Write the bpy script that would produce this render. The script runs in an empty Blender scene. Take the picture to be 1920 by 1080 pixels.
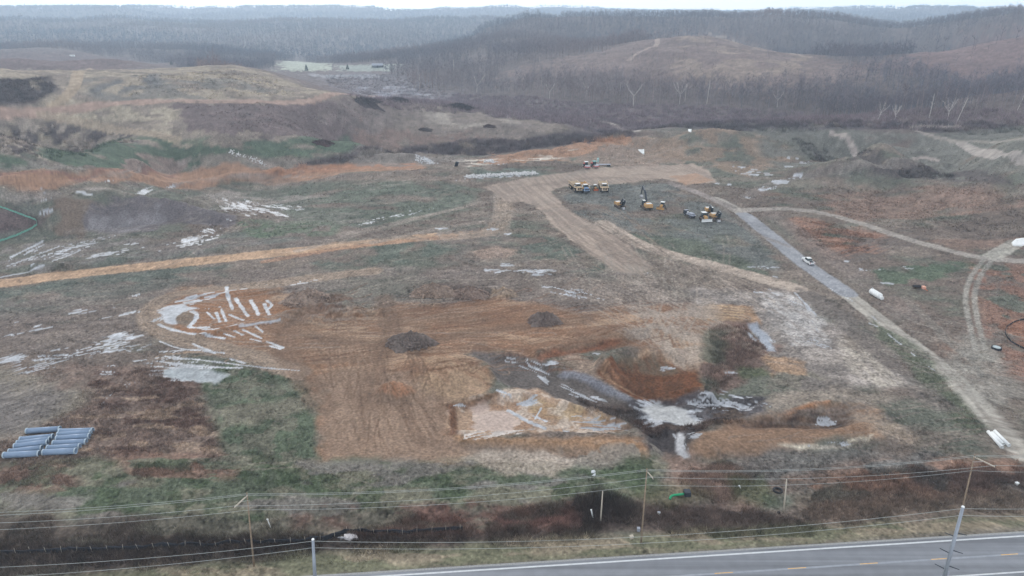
import bpy, math, random, numpy as np
from mathutils import Vector, Matrix
R = math.radians
SC = bpy.context.scene
COL = SC.collection
random.seed(7); RNG = np.random.default_rng(7)

# ------------------------------------------------------------------ camera, sky, sun, exposure
CAM_H, FPX, PITCH = 85.0, 1297.0, R(22.6)
cd = bpy.data.cameras.new("camera"); cam = bpy.data.objects.new("camera", cd); COL.objects.link(cam)
cam.location = (0, 0, CAM_H); cam.rotation_euler = (math.pi/2 - PITCH, 0, 0)
cd.sensor_width = 36.0; cd.lens = 36.0*FPX/1920.0; cd.clip_start = 0.5; cd.clip_end = 40000
SC.camera = cam
W = bpy.data.worlds.new("World"); SC.world = W; W.use_nodes = True
nt = W.node_tree; nt.nodes.clear()
out = nt.nodes.new("ShaderNodeOutputWorld"); bg = nt.nodes.new("ShaderNodeBackground")
sky = nt.nodes.new("ShaderNodeTexSky"); sky.sky_type = 'NISHITA'; sky.sun_disc = False
SUN_EL, SUN_ROT = R(24), R(-20)
sky.sun_elevation = SUN_EL; sky.sun_rotation = SUN_ROT; sky.dust_density = 2.5; sky.air_density = 1.3
mx = nt.nodes.new("ShaderNodeMix"); mx.data_type = 'RGBA'; mx.inputs[0].default_value = 0.88
mx.inputs[7].default_value = (11.9, 12.15, 12.8, 1)          # the even cloud layer
nt.links.new(sky.outputs[0], mx.inputs[6]); nt.links.new(mx.outputs[2], bg.inputs[0])
gt = nt.nodes.new("ShaderNodeTexCoord"); gs = nt.nodes.new("ShaderNodeSeparateXYZ"); gm = nt.nodes.new("ShaderNodeMapRange"); gv_ = nt.nodes.new("ShaderNodeVectorMath"); gv_.operation = 'SCALE'
gm.inputs[1].default_value = 0.02; gm.inputs[2].default_value = 0.22; gm.inputs[3].default_value = 2.7; gm.inputs[4].default_value = 1.0      # cloud thins to a bright horizon
nt.links.new(gt.outputs["Generated"], gs.inputs[0]); nt.links.new(gs.outputs["Z"], gm.inputs[0]); nt.links.new(mx.outputs[2], gv_.inputs[0]); nt.links.new(gm.outputs[0], gv_.inputs["Scale"]); nt.links.new(gv_.outputs[0], bg.inputs[0])
bg.inputs[1].default_value = 0.10
nt.links.new(bg.outputs[0], out.inputs[0])
sd = bpy.data.lights.new("sun", 'SUN'); sd.energy = 1.5; sd.angle = R(11); sd.color = (1.0, 0.97, 0.93)
sun = bpy.data.objects.new("sun", sd); COL.objects.link(sun)
sdir = Vector((math.sin(SUN_ROT)*math.cos(SUN_EL), math.cos(SUN_ROT)*math.cos(SUN_EL), math.sin(SUN_EL)))
sun.rotation_euler = (-sdir).to_track_quat('-Z', 'Y').to_euler(); sun.location = (0, 0, 300)
SC.view_settings.view_transform = 'Standard'; SC.view_settings.look = 'None'
SC.view_settings.exposure = -0.16; SC.view_settings.gamma = 1.0
SC.cycles.max_bounces = 5; SC.cycles.diffuse_bounces = 2; SC.cycles.volume_bounces = 0
SC.cycles.transparent_max_bounces = 6; SC.cycles.caustics_reflective = False; SC.cycles.caustics_refractive = False
SC.render.threads_mode = 'AUTO'
try: SC.cycles.use_denoising = True
except Exception: pass

# ------------------------------------------------------------------ small maths
def lin(c):
    c = np.asarray(c, dtype=np.float64)/255.0
    return np.where(c <= .04045, c/12.92, ((c+.055)/1.055)**2.4)
def hsh(i, j, s):
    h = (i.astype(np.int64)*374761393 + j.astype(np.int64)*668265263 + s*974634777) & 0xffffffff
    h = ((h ^ (h >> 13))*1274126177) & 0xffffffff
    h = ((h ^ (h >> 16))*2246822519) & 0xffffffff
    return ((h >> 8) & 0xffff).astype(np.float32)/65535.0
def vn(x, y, s=0):
    xf = np.floor(x); yf = np.floor(y); fx = (x-xf).astype(np.float32); fy = (y-yf).astype(np.float32)
    fx = fx*fx*(3-2*fx); fy = fy*fy*(3-2*fy); xi = xf.astype(np.int64); yi = yf.astype(np.int64)
    a = hsh(xi, yi, s); b = hsh(xi+1, yi, s); c = hsh(xi, yi+1, s); d = hsh(xi+1, yi+1, s)
    return (a*(1-fx)+b*fx)*(1-fy) + (c*(1-fx)+d*fx)*fy
def fbm(x, y, sc, o=4, s=0, g=0.5):
    t = 0; a = 1; n = 0; x = x/sc; y = y/sc
    for k in range(o):
        t = t + a*vn(x, y, s+k*17); n += a; a *= g; x, y = x*1.73+y*1.03+11.3, y*1.73-x*1.03+5.7
    return t/n
def ss(a, b, x):
    t = np.clip((x-a)/(b-a), 0, 1); return t*t*(3-2*t)
def pdir(px, py):
    u = (px-960.0)/FPX; v = (540.0-py)/FPX
    x = u; y = math.cos(PITCH)+v*math.sin(PITCH); z = -math.sin(PITCH)+v*math.cos(PITCH)
    h = math.hypot(x, y)
    return math.atan2(x, y), z/h                     # azimuth, slope

# ------------------------------------------------------------------ large relief: heights known at points, spline between them
ctl = []
def cD(px, py, D, dz=0):
    a, s = pdir(px, py); ctl.append((a, math.log(D), CAM_H + s*D + dz))
def cZ(px, py, z):
    a, s = pdir(px, py); ctl.append((a, math.log((z-CAM_H)/s), z))
def cl(pts, D=None, z=None, dz=0):
    for q in pts:
        if D is not None: cD(q[0], q[1], q[2] if len(q) > 2 else D, dz)
        else: cZ(q[0], q[1], z)
for a in np.linspace(-1.2, 1.2, 11):
    for D in (30, 55, 90, 140, 200, 260, 310): ctl.append((a, math.log(D), 0.0))
for a in (0.12, 0.25, 0.38, 0.5): ctl.append((a, math.log(360), 0.5))
# left filled plateau with its terrace
cl([(-250,330),(0,328),(150,327),(330,322),(500,316),(640,312)], z=1.5)
cl([(-250,262,410),(0,262,410),(200,262,410),(400,262,410),(560,258,415),(660,262,420)], D=1)
cl([(-250,210,490),(0,203,490),(180,197,490),(300,190,490),(420,190,490),(550,192,490),(640,184,500)], D=1)
cl([(-250,135,600),(0,133,600),(150,131,600),(300,128,605),(450,125,610),(520,141,605),(580,162,585),(640,177,560)], D=1)
cl([(-250,135,660),(0,133,660),(200,130,660),(400,128,660)], D=1, dz=-3)
for px in (-250, 0, 200, 400, 520): cD(px, 131, 740, -14)
cl([(-250,100,900),(0,98,900),(130,104,900),(230,106,900),(290,120,880)], D=1)
for px in (-200, 0, 200, 380): cD(px, 104, 1060, -22)
# spur running down to the right, creek in front of it
cl([(720,189,540),(800,199,530),(900,213,520),(1000,229,510),(1070,243,500),(1190,249,500)], D=1)
cl([(660,292),(780,281),(880,290),(960,280),(1080,262),(1180,248)], z=-6)
cl([(640,315),(760,308),(840,300),(950,300),(1080,285),(1200,268)], z=2)
cl([(1100,262,440),(1200,250,450),(1330,233,480),(1450,243,470),(1560,238,480),(1700,236,490),(1850,238,490),(2000,240,490)], D=1)
cl([(1500,300),(1620,310),(1750,330),(1300,300)], z=0)
cl([(1650,262,420),(1900,262,420)], D=1, dz=0)
# valley floor
for q in ((640,165),(700,150),(800,185),(900,200),(1000,210),(1150,226),(1300,222),(1500,226),(1700,228),(1900,232),(600,140),(560,126),(700,126),(820,150),(950,175),(1100,200)):
    cZ(q[0], q[1], -6)
# grassy spur on the right and the wooded ridges behind
cl([(1000,120,900),(1120,100,950),(1200,78,1000),(1330,66,1000),(1400,85,950),(1450,96,900),(1530,112,850),(1600,130,800),(1720,160,720),(1800,183,670)], D=1, dz=-1)
cl([(1000,165,740),(1150,160,740),(1300,150,730),(1450,160,700),(1600,185,650)], D=1, dz=-2)
for px in (1450, 1600, 1750, 1900): cD(px, 130, 1250, -8)
cl([(800,92,1500),(900,62,1500),(1000,40,1550),(1100,34,1600),(1250,30,1600),(1310,27,1600),(1440,32,1600),(1560,24,1650),(1640,32,1650),(1700,34,1600),(1800,24,1500),(1880,14,1450),(1960,12,1450),(2200,14,1450)], D=1, dz=-9)
for px in (900, 1150, 1400, 1650, 1900, 2200): cD(px, 40, 2100, -45)
cl([(1700,112,1050),(1800,92,1050),(1900,72,1050),(2100,60,1050)], D=1)
cl([(1820,185,620),(1950,180,620)], D=1)
# left background
cl([(0,80,1500),(150,72,1500),(260,74,1450),(350,88,1350),(450,112,1250),(-250,80,1500)], D=1, dz=-8)
for px in (-200, 100, 300, 480): cD(px, 70, 1900, -35)
cl([(480,70,2300),(600,62,2300),(700,66,2300),(830,75,2200)], D=1, dz=-8)
for px in (600, 760): cD(px, 100, 1700, -20)
cl([(-250,44,2900),(0,42,2900),(150,40,2900),(300,40,2900),(420,42,2900),(560,40,3000),(700,40,3000),(840,36,3100),(1000,40,3100)], D=1, dz=-8)
for px in (-200, 200, 600, 900, 1300, 1800): cD(px, 30, 3900, -45)
cl([(-300,16,5400),(0,14,5400),(200,12,5400),(400,20,5600),(640,20,5600),(900,20,5600),(1200,25,5600),(1450,26,5600),(1640,24,5600),(1740,20,5600),(1850,24,5600),(2200,24,5600)], D=1, dz=-4)
for a in (-1.2, -.7, -.3, 0, .3, .7, 1.2): ctl.append((a, math.log(8500), 10)); ctl.append((a, math.log(14000), 0))
for a in (-1.25, 1.25):
    for D, z in ((420, 5), (600, 15), (1000, 10), (1600, 50), (2600, 45), (5400, 60)): ctl.append((a, math.log(D), z))
ct = np.array(ctl); SV = 0.8
def tps(r2): return 0.5*r2*np.log(r2+1e-9)
cu, cv, cz_ = ct[:, 0], ct[:, 1]*SV, ct[:, 2]; n = len(ct)
K = tps((cu[:, None]-cu)**2+(cv[:, None]-cv)**2) + np.eye(n)*2e-4
Pm = np.c_[np.ones(n), cu, cv]; A = np.block([[K, Pm], [Pm.T, np.zeros((3, 3))]])
sol = np.linalg.solve(A, np.r_[cz_, 0, 0, 0])
gu = np.linspace(-1.3, 1.3, 420); gv = np.linspace(math.log(25), math.log(14000), 460)
GU, GV = np.meshgrid(gu, gv); zz = sol[n] + sol[n+1]*GU + sol[n+2]*GV*SV
for k in range(n): zz += sol[k]*tps((GU-cu[k])**2+(GV*SV-cv[k])**2)
zz = np.where(GV < math.log(300), 0, zz*ss(math.log(300), math.log(345), GV))

# ------------------------------------------------------------------ ground grid: rows of equal distance, columns of equal bearing, finer near
Dl = [28.0]
while Dl[-1] < 6400:
    D = Dl[-1]
    st = (D*D+7225)/85*0.00105
    if D > 505: st = max(3.0, min(0.006*D, st))
    if D > 1800: st = 0.02*D
    if D < 66: st = 3.0
    Dl.append(D+st)
Dr = np.array(Dl)
az = np.r_[np.linspace(-1.25, -0.68, 60)[:-1], np.linspace(-0.68, 0.68, 1500), np.linspace(0.68, 1.25, 60)[1:]]
NR, NC = len(Dr), len(az)
def base_z(a, D):
    fu = np.clip((a-gu[0])/(gu[1]-gu[0]), 0, len(gu)-1.001); fv = np.clip((np.log(D)-gv[0])/(gv[1]-gv[0]), 0, len(gv)-1.001)
    i = fu.astype(int); j = fv.astype(int); fu = fu-i; fv = fv-j
    return (zz[j, i]*(1-fu)+zz[j, i+1]*fu)*(1-fv)+(zz[j+1, i]*(1-fu)+zz[j+1, i+1]*fu)*fv
AA, DD = np.meshgrid(az, Dr)
GX = DD*np.sin(AA); GY = DD*np.cos(AA)
Z = base_z(AA, DD)
far = ss(560, 1300, DD)
Z += far*(1-2*np.abs(fbm(GX, GY, 620, 4, 3, .45)-.5)*2-.55)*np.minimum(70, DD*0.030)*(1-.75*ss(25, 55, Z))*ss(-5, 10, Z)
cap = 74-0.0068*DD; Z = np.where((DD > 700) & (Z > cap-8), cap-8+8*np.tanh((Z-cap+8)/8), Z)
Z += ss(330, 500, DD)*(fbm(GX, GY, 60, 4, 9)-0.5)*6*ss(-4, 3, Z)
Z += (fbm(GX, GY, 45, 3, 21)-0.5)*0.9*ss(60, 130, DD)
X, Y, DF = GX.ravel(), GY.ravel(), DD.ravel()
Zf = Z.ravel()
def hit(px, py, dz=0.0):
    """where the line of sight through a photo pixel meets the ground"""
    a, s = pdir(px, py)
    Zg = Zf.reshape(NR, NC)
    c = np.interp(a, az, np.arange(NC)); i = int(min(c, NC-2)); f = c-i
    prof = Zg[:, i]*(1-f)+Zg[:, i+1]*f + dz
    ray = CAM_H + s*Dr
    b = ray <= prof
    k = int(np.argmax(b)) if b.any() else NR-1
    if k == 0: k = 1
    d0 = ray[k-1]-prof[k-1]; d1 = ray[k]-prof[k]; t = d0/(d0-d1+1e-9) if b.any() else 0
    D = Dr[k-1]+(Dr[k]-Dr[k-1])*t
    return np.array((D*math.sin(a), D*math.cos(a), CAM_H+s*D-dz))
def gz(x, y):
    a = math.atan2(x, y); D = math.hypot(x, y); Zg = Zf.reshape(NR, NC)
    c = float(np.clip(np.interp(a, az, np.arange(NC)), 0, NC-1.01)); r = float(np.clip(np.interp(D, Dr, np.arange(NR)), 0, NR-1.01))
    i, j = int(c), int(r); f, g = c-i, r-j
    return float((Zg[j, i]*(1-f)+Zg[j, i+1]*f)*(1-g)+(Zg[j+1, i]*(1-f)+Zg[j+1, i+1]*f)*g)
def gzv(x, y):
    a = np.arctan2(x, y); D = np.hypot(x, y); Zg = Zf.reshape(NR, NC)
    c = np.clip(np.interp(a, az, np.arange(NC)), 0, NC-1.01); r = np.clip(np.interp(D, Dr, np.arange(NR)), 0, NR-1.01)
    i, j = c.astype(int), r.astype(int); f, g = c-i, r-j
    return (Zg[j, i]*(1-f)+Zg[j, i+1]*f)*(1-g)+(Zg[j+1, i]*(1-f)+Zg[j+1, i+1]*f)*g
def WP(pts): return np.array([hit(*p)[:2] for p in pts])
def sub(P, m):
    lo = P.min(0)-m; hi = P.max(0)+m
    return np.nonzero((X > lo[0]) & (X < hi[0]) & (Y > lo[1]) & (Y < hi[1]))[0]
def seg_d(x, y, P):
    """distance, signed side offset and run along a polyline"""
    best = np.full(x.shape, 1e9); off = np.zeros(x.shape); run = np.zeros(x.shape); s0 = 0.0
    for k in range(len(P)-1):
        ax, ay = P[k]; bx, by = P[k+1]; L = math.hypot(bx-ax, by-ay)+1e-9; ux, uy = (bx-ax)/L, (by-ay)/L
        t = np.clip((x-ax)*ux+(y-ay)*uy, 0, L); dx = x-(ax+ux*t); dy = y-(ay+uy*t); d = np.hypot(dx, dy)
        m = d < best; best = np.where(m, d, best); off = np.where(m, np.sign(dx*(-uy)+dy*ux)*d, off); run = np.where(m, s0+t, run); s0 += L
    return best, off, run
def sdf(x, y, P):
    """signed distance to a closed polygon, positive inside"""
    Q = np.vstack([P, P[:1]]); d, _, _ = seg_d(x, y, Q); ins = np.zeros(x.shape, bool)
    for k in range(len(P)):
        ax, ay = Q[k]; bx, by = Q[k+1]
        ins ^= ((ay > y) != (by > y)) & (x < (bx-ax)*(y-ay)/(by-ay+1e-12)+ax)
    return np.where(ins, d, -d)
def smooth(P, it=2):
    P = np.asarray(P, float)
    for _ in range(it):
        Q = [P[0]]
        for a, b in zip(P[:-1], P[1:]): Q += [a*.75+b*.25, a*.25+b*.75]
        Q.append(P[-1]); P = np.array(Q)
    return P

# ------------------------------------------------------------------ local relief
def berm(pts, w, h, n=0.3, s=1):
    P = smooth(WP(pts), 1); i = sub(P, w*1.6); x, y = X[i], Y[i]
    x = x+(fbm(x, y, 5, 2, s)-.5)*3; d, o, r = seg_d(x, y, P)
    m = ss(w, w*0.25, d); Zf[i] += h*m*(1-n+2*n*fbm(X[i], Y[i], 4, 3, s+5))
def mound(px, py, rx, ry, h, rot=0, n=0.4, s=2, cone=1.0):
    c = hit(px, py); i = sub(np.array([c[:2]]), max(rx, ry)*1.5); x, y = X[i]-c[0], Y[i]-c[1]
    ca, sa = math.cos(R(rot)), math.sin(R(rot)); u = (x*ca+y*sa)/rx; v = (-x*sa+y*ca)/ry
    q = np.hypot(u, v)+(fbm(X[i], Y[i], max(2.5, min(rx, ry)*.5), 3, s)-.5)*n
    m = np.clip(1-q, 0, 1)**cone; m = m*m*(3-2*m) if cone == 1.0 else m
    Zf[i] += h*m*(1+.5*n*(fbm(X[i], Y[i], 2.2, 2, s+9)-.5))
def pit(pts, dep, e, s=3, w=2.0):
    P = WP(pts); i = sub(P, 6); x = X[i]+(fbm(X[i], Y[i], 7, 3, s)-.5)*w*2; y = Y[i]+(fbm(X[i], Y[i], 7, 3, s+4)-.5)*w*2
    Zf[i] -= dep*ss(-0.5, e, sdf(x, y, P))
ROAD = [(-500,1150),(400,1098),(933,1063),(1466,1031),(1920,1002),(2600,958)]
# roadside ditch and its banks
berm([(-200,1040),(250,1028),(560,1010),(850,1003),(1000,985),(1160,985),(1300,980),(1600,985),(1920,960),(2200,940)], 8, -1.3, .35, 30)
# filled ramp by the big field, heaps and cut banks
mound(620, 590, 22, 7, 4.0, 8, .5, 31); mound(590, 560, 14, 6, 3.2, 0, .6, 32)
mound(850, 545, 22, 5, 2.2, -4, .7, 33); mound(945, 553, 5, 4, 2.2, 0, .2, 34, 1.3)
mound(1020, 597, 6, 4.5, 1.6, 0, .6, 35); mound(768, 636, 8.5, 4.5, 1.6, 0, .6, 36)
mound(735, 737, 7, 4.5, 3.0, 0, .25, 37, 1.2); mound(345, 597, 4.5, 4, 1.3, 0, .4, 38)
mound(830, 700, 20, 11, 4.0, 10, .35, 39); mound(1160, 625, 16, 7, 1.8, 10, .4, 40)
mound(150, 405, 22, 17, 6, 0, .3, 41); mound(260, 395, 30, 14, 6.5, 0, .35, 42); mound(360, 405, 26, 9, 5, -8, .35, 43); mound(370, 385, 11, 8, 3, 0, .3, 44)
mound(270, 318, 11, 8, 4, 0, .2, 45); mound(925, 478, 11, 8, 1.6, 0, .3, 46); mound(200, 588-100, 8, 4, 1.3, 0, .5, 47); mound(95, 502, 12, 5, 2, 0, .5, 48)
mound(1150, 285, 24, 14, 5, 0, .3, 49); mound(1000, 292, 30, 8, 3.5, 4, .3, 50); mound(1190, 270, 22, 12, 4, 0, .3, 51); mound(760, 300, 26, 9, 4, 0, .3, 52)
mound(1340, 258, 30, 18, 5, 0, .3, 53); mound(1300, 285, 20, 10, 2, 0, .3, 54)
berm([(640,330),(900,322)], 5, 1.2, .3, 55); berm([(0,352),(300,338),(520,322)], 5, 1.6, .3, 56)
berm([(1600,268),(1700,292),(1745,303)], 12, 2.0, .2, 57); berm([(1560,252),(1650,252),(1760,262)], 14, 1.5, .3, 58); berm([(1500,325),(1600,312),(1680,322),(1760,320)], 9, 3.0, .35, 59)
berm([(1540,262),(1640,300),(1700,312)], 8, -3, .2, 60); mound(1900, 300, 16, 12, 4, 0, .3, 61)
pit([(850,765),(870,748),(930,742),(1000,735),(1100,765),(1190,795),(1170,815),(1000,812),(860,812),(842,790)], 1.5, 1.1, 62, .8)
pit([(880,660),(960,662),(1060,690),(1150,730),(1230,780),(1290,835),(1300,862),(1225,862),(1205,820),(1150,785),(1050,755),(960,725),(920,695)], 1.5, 3.5, 63, 1.5)
pit([(1125,690),(1160,668),(1240,668),(1310,700),(1315,745),(1240,770),(1170,745)], 2.2, 8, 64, 1.0)
pit([(1180,760),(1260,745),(1330,735),(1440,750),(1400,790),(1290,800),(1200,795)], 1.0, 3, 65)
pit([(1400,800),(1470,775),(1590,765),(1610,790),(1560,812),(1430,812)], 2.0, 4, 66)
pit([(1390,610),(1440,600),(1480,640),(1450,660),(1400,640)], 1.2, 3, 67)
berm([(850,822),(1000,824),(1100,828),(1215,836)], 5, 1.1, .2, 68)
berm([(1295,838),(1400,826),(1520,820),(1640,816)], 6, 1.3, .2, 69); berm([(1340,800),(1450,770),(1590,752),(1640,775)], 4.5, 1.3, .3, 70)
berm([(1010,665),(1060,652),(1160,640)], 3, 1.5, .4, 71); berm([(1140,690),(1180,725),(1250,752),(1320,745)], 3.0, 1.8, .3, 72); berm([(1130,680),(1170,662),(1250,660),(1315,690)], 3.5, 1.6, .3, 78)
berm([(870,505),(960,512),(1180,516)], 3, .5, .5, 73); berm([(300,560),(520,545)], 3, .7, .3, 74); berm([(380,630),(450,612),(520,600)], 1.5, .8, .3, 75)
berm([(100,500),(250,485),(400,470),(640,452)], 3, .8, .5, 76)
# the highway bed is level
RW = WP(ROAD); i = sub(RW, 20); d, o, r = seg_d(X[i], Y[i], RW); m = ss(13, 9, d)
Zf[i] = Zf[i]*(1-m) - 0.12*m
NEAR = ss(420, 300, DF)
# ------------------------------------------------------------------ soils and ground cover (true surface colours) with a cover class per vertex
C = np.zeros((len(X), 3)); CL = np.zeros(len(X), np.int8)      # 0 ground 1 dirt road 2 gravel road 3 water 4 grass
def mixc(i, m, c): C[i] += (c-C[i])*m[:, None]
n1 = fbm(X, Y, 38, 5, 101); n2 = fbm(X, Y, 9, 4, 131); n3 = fbm(X*1.0+Y*.25, Y*2.6, 14, 4, 151); n4 = fbm(X, Y, 2.2, 3, 171)
mud, gg, tn = lin((113,100,90)), lin((98,101,88)), lin((133,121,108))
C[:] = mud
a = ss(.43, .58, n1*.6+n3*.4); C += (gg-C)*a[:, None]
a = ss(.52, .66, fbm(X, Y*2, 24, 4, 191)); C += (tn-C)*(a*.55)[:, None]
# far woodland floor
a = ss(430, 520, DF); fl = lin((112,100,98)); C += (fl-C)*a[:, None]
def poly(pts, c, e=2.0, w=2.0, a=1.0, var=.25, sc=5, cl=None, s=None, aniso=None, thr=.5):
    s = s if s is not None else int(abs(pts[0][0]*7+pts[0][1]*13)) % 997
    P = WP(pts); i = sub(P, e+w+1); k = np.clip(DF[i]/150, .6, 6)
    x = X[i]+(fbm(X[i], Y[i], 6, 3, s)-.5)*w*2.6*k; y = Y[i]+(fbm(X[i], Y[i], 6, 3, s+3)-.5)*w*2.6*k
    m = ss(-e*.5, e*.5, sdf(x, y, P))*a
    if aniso:
        q0, q1, ls, lw, amt = aniso; A0, A1 = WP([q0, q1]); t = math.atan2(*(A1-A0)[::-1]); ca, sa = math.cos(t), math.sin(t)
        u = X[i]*ca+Y[i]*sa; v = -X[i]*sa+Y[i]*ca; v = v+(fbm(u, v, 30, 2, s+8)-.5)*6
        st = fbm(u/ls, v/lw, 1.0, 3, s+5)
        m = m*(1-amt+amt*ss(.35, .62, st))
    cc = lin(c)[None]*(1+var*(2*fbm(X[i], Y[i], sc, 3, s+6)[:, None]-1))
    C[i] += (cc-C[i])*m[:, None]
    if cl is not None: CL[i[m > thr]] = cl
def patchy(pts, c, e=6, w=4, sc=7, lo=.45, hi=.6, a=1.0, s=None, sx=1.0, cl=None):
    s = s if s is not None else int(abs(pts[0][0]*5+pts[0][1]*11)) % 997
    P = WP(pts); i = sub(P, e+w); m = ss(-e, e*.3, sdf(X[i], Y[i], P)); n = fbm(X[i]/sx, Y[i], sc, 4, s)
    m = m*ss(lo, hi, n-.12*(1-m))*a; cc = lin(c)[None]*(1+.2*(2*fbm(X[i], Y[i], sc*.5, 2, s+6)[:, None]-1)); C[i] += (cc-C[i])*m[:, None]
    if cl is not None: CL[i[m > .55]] = cl
def road(pts, c, w, a=1.0, cl=None, ruts=.3, s=11, soft=.8, rag=1.0, it=2, mid=None):
    P = smooth(WP(pts), it); i = sub(P, w+3); k = np.clip(DF[i]/150, .5, 4)
    d, o, r = seg_d(X[i], Y[i], P); dd = d+(fbm(X[i], Y[i], 4, 3, s)-.5)*rag*1.6/np.maximum(k, 1)
    m = ss(w*.5+soft*.5, w*.5-soft*.5, dd)
    st = vn(o/.55, r/22, s+2)*.6+vn(o/1.4, r/60, s+3)*.4
    cc = lin(c)[None]*(1+ruts*(2*st[:, None]-1)+.15*(2*fbm(X[i], Y[i], 5, 3, s+4)[:, None]-1))
    if mid is not None: cc = cc+(lin(mid)-cc)*(ss(.7, .3, np.abs(o))*.6)[:, None]
    C[i] += (cc-C[i])*(m*a)[:, None]
    if cl is not None: CL[i[m > .5]] = cl
def track(pts, c, a=.5, gap=2.0, w=.6, s=5):
    P = smooth(WP(pts), 2); i = sub(P, gap+w)
    if not len(i): return
    k = np.clip(DF[i]/130, .8, 4); d, o, r = seg_d(X[i], Y[i], P); q = np.abs(np.abs(o)-gap*.5)
    m = ss(w*k*.5, w*k*.2, q)*a*1.15*ss(.25, .55, vn(r/9, np.sign(o)*5+0*r, s)); C[i] += (lin(c)-C[i])*m[:, None]

# --- woodland beyond, open grassy hills
OPEN = [
 [(880,150),(1000,120),(1130,97),(1200,76),(1330,62),(1440,90),(1560,114),(1640,138),(1560,160),(1430,172),(1330,168),(1240,150),(1120,140),(1000,150)],
 [(1600,125),(1700,104),(1790,82),(1920,56),(2150,50),(2150,150),(1920,150),(1800,150),(1700,140)],
 [(-300,96),(0,96),(130,101),(240,106),(320,122),(250,128),(0,132),(-300,132)],
 [(600,165),(640,135),(760,140),(820,165),(900,195),(1050,228),(900,200),(740,188),(640,172)],
 [(1000,215),(1180,190),(1300,205),(1500,215),(1400,228),(1200,240),(1050,232)],
]
poly(OPEN[0], (122,104,98), 14, 8, .95, .3, 30); poly(OPEN[1], (122,98,95), 14, 8, .8, .3, 30); poly(OPEN[2], (108,90,88), 10, 5, .9, .2, 30)
poly(OPEN[3], (118,110,114), 10, 8, .85, .3, 22); poly(OPEN[4], (112,98,98), 10, 6, .7, .3, 20)
patchy([(1280,70),(1360,66),(1520,110),(1500,135),(1330,160),(1240,120)], (140,122,108), 20, 4, 24, .42, .6, .9)
poly([(524,117),(560,114),(618,120),(622,131),(570,134),(526,131)], (168,176,158), 8, 3, 1, .1, 30, 4)
poly([(636,122),(740,120),(742,132),(640,133)], (150,160,150), 8, 3, .9, .1, 30, 4)
poly([(560,138),(690,140),(720,146),(600,146)], (150,150,156), 8, 3, .8, .1, 30)
road([(1180,112),(1210,92),(1240,84),(1215,72),(1160,70)], (160,140,128), 6, .8, 1, .1)
road([(1330,64),(1400,82),(1450,96),(1520,108)], (165,148,135), 6, .8, 1, .1)
patchy([(640,165),(760,160),(860,195),(700,185)], (165,165,175), 8, 5, 14, .52, .6, .7)
# --- left filled hill
poly([(-260,132),(150,131),(450,124),(520,140),(640,176),(780,194),(1000,226),(1080,244),(1000,272),(880,288),(660,290),(600,305),(300,325),(-260,330)], (128,116,104), 6, 3, 1, .25, 12)
patchy([(-260,132),(450,124),(640,177),(600,185),(300,190),(0,205),(-260,210)], (153,140,120), 6, 4, 10, .38, .56, .9, sx=2.2)
patchy([(150,150),(300,140),(450,150),(540,170),(400,188),(180,190)], (112,110,104), 10, 4, 14, .48, .58, .7, sx=1.6)
patchy([(0,150),(90,145),(105,168),(60,192),(-100,195),(-100,150)], (84,76,76), 4, 4, 12, .3, .42, 1, cl=None)
patchy([(240,145),(290,140),(300,160),(200,180),(170,170)], (98,98,98), 6, 4, 8, .4, .55, .9)
poly([(318,196),(480,192),(640,188),(760,196),(720,235),(690,240),(600,262),(400,256),(335,238)], (103,88,87), 4, 3, .95, .3, 6)
patchy([(300,190),(330,200),(330,235),(250,225),(100,215),(100,200)], (160,148,126), 8, 4, 5, .42, .55, .9, sx=2)
patchy([(-100,215),(150,215),(330,245),(420,262),(250,262),(-100,240)], (150,138,118), 8, 4, 5, .45, .58, .9, sx=2.5)
patchy([(-100,228),(100,230),(240,242),(260,262),(190,290),(90,302),(-100,295)], (86,77,76), 6, 4, 9, .38, .5, .95)
patchy([(-100,228),(100,230),(240,242),(260,262),(190,290),(90,302),(-100,295)], (150,138,124), 6, 4, 4, .56, .64, .8)
poly([(600,215),(740,195),(900,215),(1000,230),(1080,246),(1000,262),(860,262),(700,262)], (122,110,104), 6, 4, .8, .3, 9, aniso=((700,230),(1000,250),26,5,.6))
poly([(650,245),(760,240),(860,250),(930,262),(760,272),(660,268)], (128,104,94), 6, 4, .7, .2, 9)
patchy([(780,200),(900,214),(1000,230),(900,240),(780,225)], (158,148,136), 8, 4, 8, .5, .6, .8, sx=3)
patchy([(-100,300),(60,296),(190,272),(300,262),(430,264),(560,260),(650,258),(690,285),(640,304),(500,312),(380,318),(300,322),(190,326),(-100,322)], (78,96,76), 5, 3, 9, .3, .42, .95, sx=2.5, cl=4)
patchy([(300,300),(400,290),(520,300),(640,300),(620,312),(400,322)], (132,120,110), 4, 3, 7, .45, .58, .8, sx=3)
poly([(215,322),(250,300),(290,298),(340,310),(360,326),(230,330)], (135,116,106), 3, 3, .95, .15, 6)
poly([(-100,310),(150,312),(180,322),(0,330),(-100,330)], (135,126,118), 4, 3, .7, .2, 9)
road([(170,130),(150,158),(122,185),(100,200)], (160,140,114), 7, .9, 1, .12, 12, .8, .4)
road([(-120,216),(60,207),(180,198),(300,190),(420,191),(550,193),(600,187),(660,178),(740,182),(850,197)], (158,130,114), 7.5, .95, 1, .12, 13, 1, .5)
road([(80,215),(150,225),(260,248),(330,262)], (160,142,118), 7, .7, None, .15, 14)
# --- creek brush line
patchy([(560,310),(660,288),(760,276),(880,262),(1000,258),(1090,250),(1180,246),(1190,262),(1080,272),(1000,278),(900,292),(780,285),(700,298)], (86,76,78), 5, 4, 10, .25, .4, .95)
patchy([(1100,240),(1300,232),(1500,232),(1700,228),(1960,235),(1960,250),(1700,240),(1450,248),(1300,240)], (82,76,80), 5, 4, 10, .25, .42, .9)
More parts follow.
